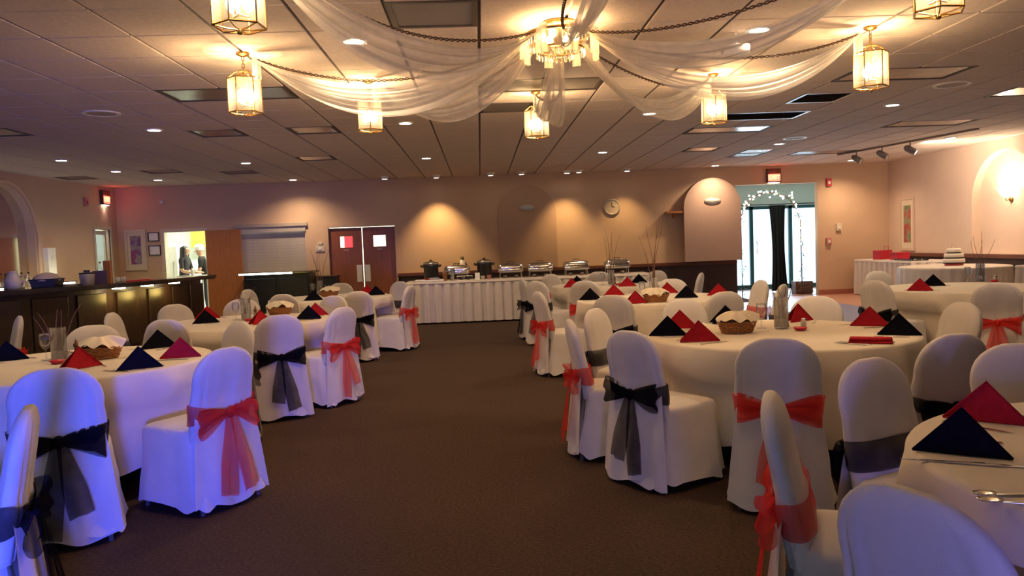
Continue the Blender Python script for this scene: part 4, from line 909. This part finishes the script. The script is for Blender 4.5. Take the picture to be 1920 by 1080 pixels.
for px,py,rz,tb,lab in ((240,694,1.6,'LA','beside the front black napkin'),(1600,645,.9,'RA','beside the flat red napkin'),(1890,930,1.4,'RD','near edge'),(1905,945,1.2,'RD','near edge, outer')):
    p=atz(px,py,TZ); o=bpy.data.objects.new('spoon',spm); COL.objects.link(o); o.location=p; o.rotation_euler=(0,0,rz); tag(o,'steel spoon on the '+TN[tb]+', '+lab,'spoon','table cutlery')
p=atz(1785,868,TZ); o=bpy.data.objects.new('knife',knm); COL.objects.link(o); o.location=(p.x,p.y-.0,TZ); o.rotation_euler=(0,0,PI/2-.5); o.scale=(1.1,1.1,1); tag(o,'steel knife lying in front of the black napkin on the table with loose spoons','knife','table cutlery')

def basket(x,y,rz,label,seed):
    t=thing('bread_basket',label,'basket',(x,y,TZ),rz,'bread baskets'); random.seed(seed); ph=random.uniform(0,6)
    n=40; m=MB(); 
    for i in range(6):
        z=.010+i*.013; r=1+.05*i
        m.tube([(.105*r*math.cos(2*PI*k/n),.075*r*math.sin(2*PI*k/n),z+.003*math.sin(k*PI*.5+i*PI)) for k in range(n)],.0075,5,True)
    m.lathe([(0,.004),(.10,.004),(.128,.078),(.125,.078),(.097,.008),(0,.008)],28,(0,0,0),'z',1,.72); m.obj('weave','wicker',t,True)
    def cl(u,v):
        a=2*PI*u; r=.025+.115*v; fl=.6*math.sin(3*a+ph)+.4*math.sin(5*a+1.3*ph)
        return (r*math.cos(a)*1.06*(1+.10*fl*v),r*math.sin(a)*.78*(1+.10*fl*v),.150-.062*v**1.6+.034*fl*v*(1-.3*v)+.012*math.sin(9*a+ph)*v)
    m=MB(); m.grid(cl,54,10,True); m.lathe([(.028,.151),(.0,.153)],24,(0,0,0),'z',1.05,.78,hollow=False); m.obj('cloth','bread',t,True,True)
    for k in range(3):
        a=k*2.1+ph; MB().sphere((.04*math.cos(a),.03*math.sin(a),.085),.05,.035,.03,12,8).obj('bread_roll','wicker',t,True)
for tb,px,py,rz,lab,sd in [('LA',190,672,.2,'wicker bread basket with pink white cloth on the ',1),('LB',525,590,0,'wicker bread basket heaped with cloth on the ',2),('LC',618,556,.1,'wicker bread basket with cloth on the ',3),('RA',1382,624,.1,'wicker bread basket with white cloth on the ',4),('RB',1230,566,-.2,'wicker bread basket with peaked cream cloth on the ',5)]:
    p=atz(px,py,TZ); basket(p.x,p.y,rz,lab+TN[tb],sd)
def vase(x,y,label,seed,tall=.80):
    random.seed(seed)
    t=thing('twig_vase',label,'vase',(x,y,TZ),seed,'centrepiece vases with twigs')
    MB().lathe([(.0,.006),(.045,.004),(.05,.01),(.05,.22),(.054,.225),(.047,.225),(.046,.015),(0,.012)],22).obj('glass_cylinder','glass',t,True)
    MB().lathe([(0,.012),(.044,.012),(.044,.06),(.03,.068),(0,.07)],16).obj('pebbles','dim',t,True)
    for k in range(5):
        a=2*PI*k/5+random.uniform(-.4,.4); sp=random.uniform(.04,.17); h=tall*random.uniform(.75,1.05); pts=[]
        for i in range(9):
            u=i/8; pts.append((math.cos(a)*(-.02+(sp+.02)*u)+.012*math.sin(7*u+k),math.sin(a)*(-.02+(sp+.02)*u)+.012*math.cos(6*u+k),.04+h*u))
        MB().tube(pts,[.0055-.0040*i/8 for i in range(9)],5).obj('twig','twig',t,True)
def caddy(x,y,lab,rz):
    t=thing('pepper_mill','small brown pepper mill on the '+lab,'pepper mill',(x+.02,y+.13,TZ)); MB().lathe([(.022,0),(.024,.01),(.014,.04),(.013,.07),(.02,.085),(.019,.10),(.008,.107),(.012,.118),(0,.128)],14).obj('body','pepper',t,True); MB().sphere((0,0,.132),.007).obj('knob','chrome',t)
    t=thing('salt_shaker','small glass salt shaker with steel cap on the '+lab,'salt shaker',(x+.07,y-.06,TZ)); MB().lathe([(0,0),(.018,0),(.02,.05),(.017,.06),(0,.06)],12).obj('glass','oval',t,True); MB().lathe([(.018,.058),(.018,.07),(.01,.078),(0,.078)],12).obj('cap','chrome',t,True)
    t=thing('water_goblet','clear stemmed water goblet on the '+lab,'goblet',(x-.17,y+.10,TZ)); MB().lathe([(.034,0),(.033,.004),(.005,.01),(.004,.07),(.02,.085),(.036,.11),(.038,.15),(.034,.18),(.032,.178),(.035,.15),(.033,.112),(.0,.09)],18).obj('bowl','glass',t,True)
    o=MB().lathe([(0,.002),(.03,.0),(.045,.018),(.047,.024),(.04,.022),(.028,.006),(0,.006)],16).obj('red_candle_dish','redbox',None,True); o.location=(x+.02,y-.12,TZ); tag(o,'small red glass dish on the '+lab,'dish')
for tb,px,py,sd,h in [('LA',112,676,1,.34),('LB',462,600,2,.30),('LC',600,553,3,.75),('RA',1465,616,4,.30),('RB',1226,557,5,.86),('RC',1146,534,6,.80),('RE',1838,528,7,.6)]:
    p=atz(px,py,TZ); vase(p.x,p.y,'glass vase with bare twigs, '+TN[tb],sd,h)
    caddy(p.x+.05,p.y-.04,TN[tb],0)

# ================================================================== buffet
def skirt(x0,y0,x1,y1,ztop,label,pl=26,zb=.03):
    """rectangular table with a pleated skirt: table (top+legs), skirted cloth"""
    t=thing('folding_table','folding table under the pleated skirt, '+label,'table'); MB().box((x0+.02,y0+.02,ztop-.04),(x1-.02,y1-.02,ztop-.006)).obj('table_top','doorO',t)
    for sx in (x0+.12,x1-.12):
        for sy in (y0+.12,y1-.12): MB().tube([(sx,sy,0),(sx,sy,ztop-.04)],.016,8).obj('leg','black',t)
    per=[(x0,y0),(x1,y0),(x1,y1),(x0,y1)]; pts=[]; 
    for k in range(4):
        a,b_=Vector(per[k]),Vector(per[(k+1)%4]); L=(b_-a).length; nn=max(8,int(L*60)); d=(b_-a)/L; no=Vector((d.y,-d.x))
        for i in range(nn): pts.append((a+d*(L*i/nn),no,L*i/nn))
    m=MB(); N_=len(pts); vs=[];fs=[]
    for v in (0,.02,.12,.4,.7,1):
        for i,(p,no,s_) in enumerate(pts):
            f=0 if v<=.02 else (.026*math.sin(s_*pl+.6*math.sin(s_*3.1))+.012*math.sin(s_*pl*2.3+1))*min(1,.35+v); q=p+no*(f+.012*v+(.004 if v>0 else 0)); vs.append((q.x,q.y,lerp(ztop,zb,v)))
    for r in range(5):
        for i in range(N_): fs.append((r*N_+i,r*N_+(i+1)%N_,(r+1)*N_+(i+1)%N_,(r+1)*N_+i))
    m.add(vs,fs); m.add([(x0,y0,ztop),(x1,y0,ztop),(x1,y1,ztop),(x0,y1,ztop)],[(0,1,2,3)])
    c=thing('skirted_cloth','white cloth with pleated skirt, '+label,'tablecloth'); m.obj('cloth','skirt',c,True,False)
    bm=MB().tube([(x0-.008,y0-.008,ztop-.03),(x1+.008,y0-.008,ztop-.03),(x1+.008,y1+.008,ztop-.03),(x0-.008,y1+.008,ztop-.03)],.008,5,True); bm.obj('skirt_clip_band','skirt',c)
BT=.79
skirt(-1.42,14.52,3.2,15.35,BT,'long buffet with the chafing dishes',34)
for k,(x,lab) in enumerate([(-.97,'nearer the double doors'),(.06,'nearer the chafing dishes')]):
    t=thing('soup_kettle','black soup kettle with steel lid on the buffet, '+lab,'kettle',(x,15.08,BT),0,'soup kettles')
    MB().lathe([(.13,.0),(.14,.01),(.14,.26),(.165,.275),(.17,.295),(.15,.30)],28).obj('body','black',t,True)
    l=MB().lathe([(.15,.295),(.148,.335),(.14,.35),(.06,.372),(0,.375)],28).obj('lid','steel',t,True); MB().lathe([(.02,.372),(.02,.385),(.03,.39),(.03,.40),(0,.405)],12).obj('lid_knob','black',l,True)
    MB().tube([(.15,0,.29),(.20,0,.30),(.20,0,.28),(.15,0,.26)],.012,6).tube([(-.15,0,.29),(-.20,0,.30),(-.20,0,.28),(-.15,0,.26)],.012,6).obj('handles','black',t,True)
    MB().lathe([(0,-.137),(.02,-.155),(.02,-.137)],12,(0,0,.06),'y').obj('dial','black',t)
def chafer(x,y,label,rz=0,op=False):
    t=thing('chafing_dish',label,'chafing dish',(x,y,BT),rz,'chafing dishes')
    for sx in (-.2,.2):
        for sy in (-.11,.11): MB().tube([(sx*1.05,sy*1.1,0),(sx,sy,.12)],.008,6).obj('leg','steel',t)
    MB().tube([(-.2,-.11,.11),(.2,-.11,.11),(.2,.11,.11),(-.2,.11,.11)],.007,6,True).obj('stand_ring','steel',t)
    MB().box((-.24,-.15,.12),(.24,.15,.185),.012).obj('water_pan','chrome',t,True)
    if not op:
        m=MB(); pr=[(1,.0),(1,.03),(.94,.065),(.82,.085),(.4,.095)]; n=40; vs=[];fs=[]
        for s_,z in pr:
            for q in range(n): x_,y_=sup(2*PI*q/n,6); vs.append((x_*.25*s_,y_*.155*s_,.187+z))
        for i in range(len(pr)-1):
            for q in range(n): fs.append((i*n+q,i*n+(q+1)%n,(i+1)*n+(q+1)%n,(i+1)*n+q))
        fs.append(tuple((len(pr)-1)*n+q for q in range(n))); m.add(vs,fs); l=m.obj('lid','chrome',t,True)
        MB().tube([(-.06,0,.28),(-.06,0,.31),(.06,0,.31),(.06,0,.28)],.007,6).obj('lid_handle','black',l,True)
    for sx in (-.11,.11): MB().lathe([(0,.0),(.035,0),(.037,.05),(.03,.055),(0,.055)],12,(sx,0,0)).obj('fuel_can','steel',t,True)
for x,lab in [(.56,'beside the second soup kettle'),(1.13,'second after the soup kettles'),(1.83,'third after the soup kettles'),(2.62,'at the entrance end of the buffet')]: chafer(x,15.0,'steel chafing dish with domed lid on the buffet, '+lab)
chafer(-.47,15.05,'open steel warming pan between the two soup kettles')
t=thing('serving_tray','low white tray of plates in front of the first soup kettle','tray',(-.98,14.75,BT)); MB().box((-.26,-.14,0),(.26,.14,.012),.005).obj('tray','white',t); MB().box((-.27,-.15,.012),(-.25,.15,.035)).box((.25,-.15,.012),(.27,.15,.035)).box((-.25,-.15,.012),(.25,-.135,.035)).box((-.25,.135,.012),(.25,.15,.035)).obj('rim','white',t)
for k in range(6):
    o=MB().lathe([(0,.0),(.06,.0),(.10,.012),(.102,.014),(.058,.006),(0,.006)],20).obj('plate','icing',None,True); o.location=(-.90,14.75,BT+.0125+k*.008); tag(o,'white plate in the stack on the tray by the first soup kettle','plate','plates stacked on the buffet tray')
o=MB().box((-1.07,14.70,BT+.0125),(-.99,14.80,BT+.055),.004).obj('red_napkin_stack','napk_r'); tag(o,'stack of folded red napkins on the white buffet tray','napkin stack')
for k,(x,h,m_,lab) in enumerate([(-.70,.16,'wicker','brown utensil crock beside the warming pan'),(-.55,.22,'glass','tall glass jar of cutlery beside the warming pan'),(-.08,.13,'paper','white upright menu card holder before the second kettle'),(.02,.07,'outlet','small cream ramekin before the second kettle'),(.14,.08,'pinkwall','small rose coloured can before the second kettle')]):
    t=thing(['utensil_crock','cutlery_jar','menu_card','ramekin','sterno_can'][k],lab,['crock','jar','menu card','ramekin','can'][k],(x,14.78,BT))
    if k==2: MB().add([(-.045,-.02,0),(.045,-.02,0),(.045,0,h),(-.045,0,h),(-.045,.02,0),(.045,.02,0)],[(0,1,2,3),(4,5,2,3)]).obj('card',m_,t,False,False); MB().box((-.04,-.013,.05),(.04,-.012,.052)).obj('print_line','grey',t)
    else:
        MB().lathe([(.035,0),(.042,h*.9),(.045,h),(.04,h),(.033,.01),(0,.01)],16).obj('body',m_,t,True); MB().lathe([(.042,h*.96),(.047,h),(.042,h*1.02)],16).obj('rim','steel',t)
        if k<2:
            for q in range(4): MB().tube([(.015*math.cos(q*1.6),.015*math.sin(q*1.6),.03),(.04*math.cos(q*1.6),.04*math.sin(q*1.6),h+.08)],.005,5).obj('utensil','steel',t)
t=thing('cruet_stand','low black and steel cruet stand in front of the warming pan','cruet stand',(-.32,14.70,BT)); MB().box((-.15,-.06,.0),(.15,.06,.01),.003).box((-.15,-.06,.075),(.15,.06,.085),.003).obj('shelf','icing',t)
for sx in (-.14,0,.14): MB().tube([(sx,0,.01),(sx,0,.075)],.006,6).obj('post','steel',t)
for sx in (-.07,.07): MB().lathe([(0,.01),(.03,.01),(.034,.05),(.028,.07),(0,.07)],14,(sx,0,0)).obj('bowl','black',t,True)
t=thing('ceramic_figurine','small black and white bird figurine standing on the wall rail behind the buffet','figurine',(-.42,BY-.08,.885)); 
MB().lathe([(.05,0),(.055,.01),(.03,.02)],14).obj('foot','black',t,True); MB().lathe([(.03,.02),(.07,.08),(.075,.15),(.05,.22),(.03,.25)],16,(0,0,0),'z',1,.8).obj('body','white',t,True); MB().sphere((0,0,.28),.04).obj('head','black',t,True)
for sx in (-1,1): MB().add([(sx*.05,0,.22),(sx*.13,-.02,.10),(sx*.10,.03,.08),(sx*.06,.03,.15)],[(0,1,2),(0,2,3)]).obj('wing','black',t,False,False)
MB().lathe([(.012,0),(0,-.04)],8,(0,-.035,.28),'y').obj('beak','kyel',t)
t=thing('serving_tongs','steel serving tongs lying at the end of the buffet tray row','tongs',(.27,14.72,BT)); MB().tube([(-.10,.02,.01),(.08,.012,.01),(.10,0,.01)],.006,5).obj('arm','steel',t); MB().tube([(-.10,-.02,.01),(.08,-.012,.01),(.10,0,.01)],.006,5).obj('arm','steel',t)
for k in range(5):
    o=bpy.data.objects.new('fork',fkm); COL.objects.link(o); o.location=(-1.32+k*.035,14.68,BT+.001); o.rotation_euler=(0,0,.5); tag(o,'steel fork fanned out at the double door end of the buffet','fork','forks fanned on the buffet')

# ================================================================== dessert side: gift table, cake table, dance floor
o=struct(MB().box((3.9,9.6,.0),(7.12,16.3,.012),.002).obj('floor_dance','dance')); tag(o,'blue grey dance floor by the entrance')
skirt(8.42,14.95,9.28,17.25,.80,'gift table in the corner by the narrow print',30)
skirt(8.45,9.0,9.28,12.0,.80,'side table along the wall beyond the cake',30)
t=thing('round_table','round cake table under the pleated cloth','table',(8.25,13.3,0)); link(topm,'table_top',t)
for l in tleg: link(l,'leg',t)
def cake_cloth():
    n=150; vs=[(0,0,.764)]; fs=[]; rr=[(.5,.764,0),(.855,.764,0),(.88,.755,0),(.885,.72,.3),(.89,.5,.8),(.90,.25,1),(.91,.04,1)]
    for r,z,f in rr:
        for q in range(n): a=2*PI*q/n; k=r+.018*f*math.sin(34*a+.7*math.sin(5*a)); vs.append((k*math.cos(a),k*math.sin(a),z))
    for q in range(n): fs.append((0,1+q,1+(q+1)%n))
    for i in range(len(rr)-1):
        for q in range(n): fs.append((1+i*n+q,1+i*n+(q+1)%n,1+(i+1)*n+(q+1)%n,1+(i+1)*n+q))
    return MB().add(vs,fs)
o=cake_cloth().obj('tablecloth','skirt',None,True,True); o.location=(8.25,13.3,0); tag(o,'white floor length pleated cloth on the round cake table','tablecloth')
t=thing('wedding_cake','three tier white cake with black ribbons on a red base','cake',(8.35,13.45,.765))
MB().lathe([(0,0),(.15,0),(.15,.035),(0,.035)],28).obj('base_board','redbox',t)
z=.035
for r,h in ((.175,.085),(.155,.085),(.11,.085)):
    ti_=MB().lathe([(0,z),(r-.008,z),(r,z+.008),(r,z+h-.012),(r-.012,z+h),(0,z+h)],32).obj('tier','icing',t,True); MB().lathe([(r+.002,z+.0),(r+.004,z+.002),(r+.004,z+.018),(r+.002,z+.02)],32).obj('ribbon','ribbon',ti_); z+=h+.004
MB().tube([(-.04,0,z),(-.045,0,z+.04),(-.02,0,z+.07),(0,0,z+.04),(.02,0,z+.07),(.045,0,z+.04),(.04,0,z)],.004,5).obj('topper','chrome',t,True)
t=thing('gift_bag','red gift bag on the corner table','bag',(8.72,16.6,.80),.3); MB().box((-.17,-.10,0),(.17,.10,.20),.006).obj('bag','redbox',t); MB().tube([(-.06,-.10,.2),(-.05,-.11,.28),(.05,-.11,.28),(.06,-.10,.2)],.005,5).obj('handle','redbox',t)
t=thing('red_gift_box','red box with lid beside the red gift bag','box',(8.80,16.05,.80),.1); MB().box((-.15,-.12,0),(.15,.12,.13),.005).obj('body','redbox',t); MB().box((-.16,-.13,.13),(.16,.13,.16),.005).obj('lid','redbox',t)
for k,(y,lab) in enumerate([(15.7,'next to the red box'),(15.45,'middle'),(15.2,'at the cake end')]):
    t=thing('black_tray','low black tray on the corner gift table, '+lab,'tray',(8.7,y,.80)); MB().box((-.16,-.09,0),(.16,.09,.012),.004).obj('base','black',t); MB().box((-.17,-.10,.012),(-.155,.10,.035)).box((.155,-.10,.012),(.17,.10,.035)).obj('lip','black',t)
t=thing('red_napkins','fan of red napkins on the side table beyond the cake','napkin stack',(8.65,11.75,.80)); 
for k in range(3): MB().box((-.12+k*.02,-.08,.001+k*.008),(.10+k*.02,.08,.008+k*.008),.002).obj('napkin','napk_r',t)
t=thing('bread_loaf','golden bread loaf on the side table beyond the cake','bread',(8.62,11.3,.80)); MB().sphere((0,0,.06),.14,.08,.06,16,10).obj('loaf','bread',t,True); MB().box((-.18,-.11,0),(.18,.11,.01),.004).obj('board','doorO',t)

# ================================================================== added blue and violet wash lights, unseen behind the viewer
def wash(x,y,rz,power,color,label,spread=2.6,tilt=.2):
    t=thing('led_wash_light',label,'stage light',(x,y,0),rz,'LED wash lights')
    MB().lathe([(.14,0),(.14,.015),(.02,.03)],20).obj('base','black',t,True); MB().tube([(0,0,.02),(0,0,.62)],.015,8).obj('pole','black',t)
    MB().lathe([(.05,-.10),(.09,-.08),(.095,.08),(.085,.08),(.08,.06)],20,(0,0,.70),'y').obj('head','black',t,True)
    MB().lathe([(0,.062),(.08,.062),(.08,.066),(0,.066)],20,(0,0,.70),'y').obj('lens','led',t)
    light('SPOT','wash_beam',(0,.09,.70),power,color,t,spot_size=spread,spot_blend=.9,shadow_soft_size=.2).rotation_euler=(PI/2-tilt,0,0)
wash(-.35,-.45,.42,BLUE_FILL_W*7.5,(.045,.085,1),'blue LED wash light on a short floor stand, bar side',.95,.07)
wash(.4,-1.5,-.12,BLUE_FILL_W*.95,(.26,.20,1),'violet LED wash light on a short floor stand, far from the bar',2.0,.15)
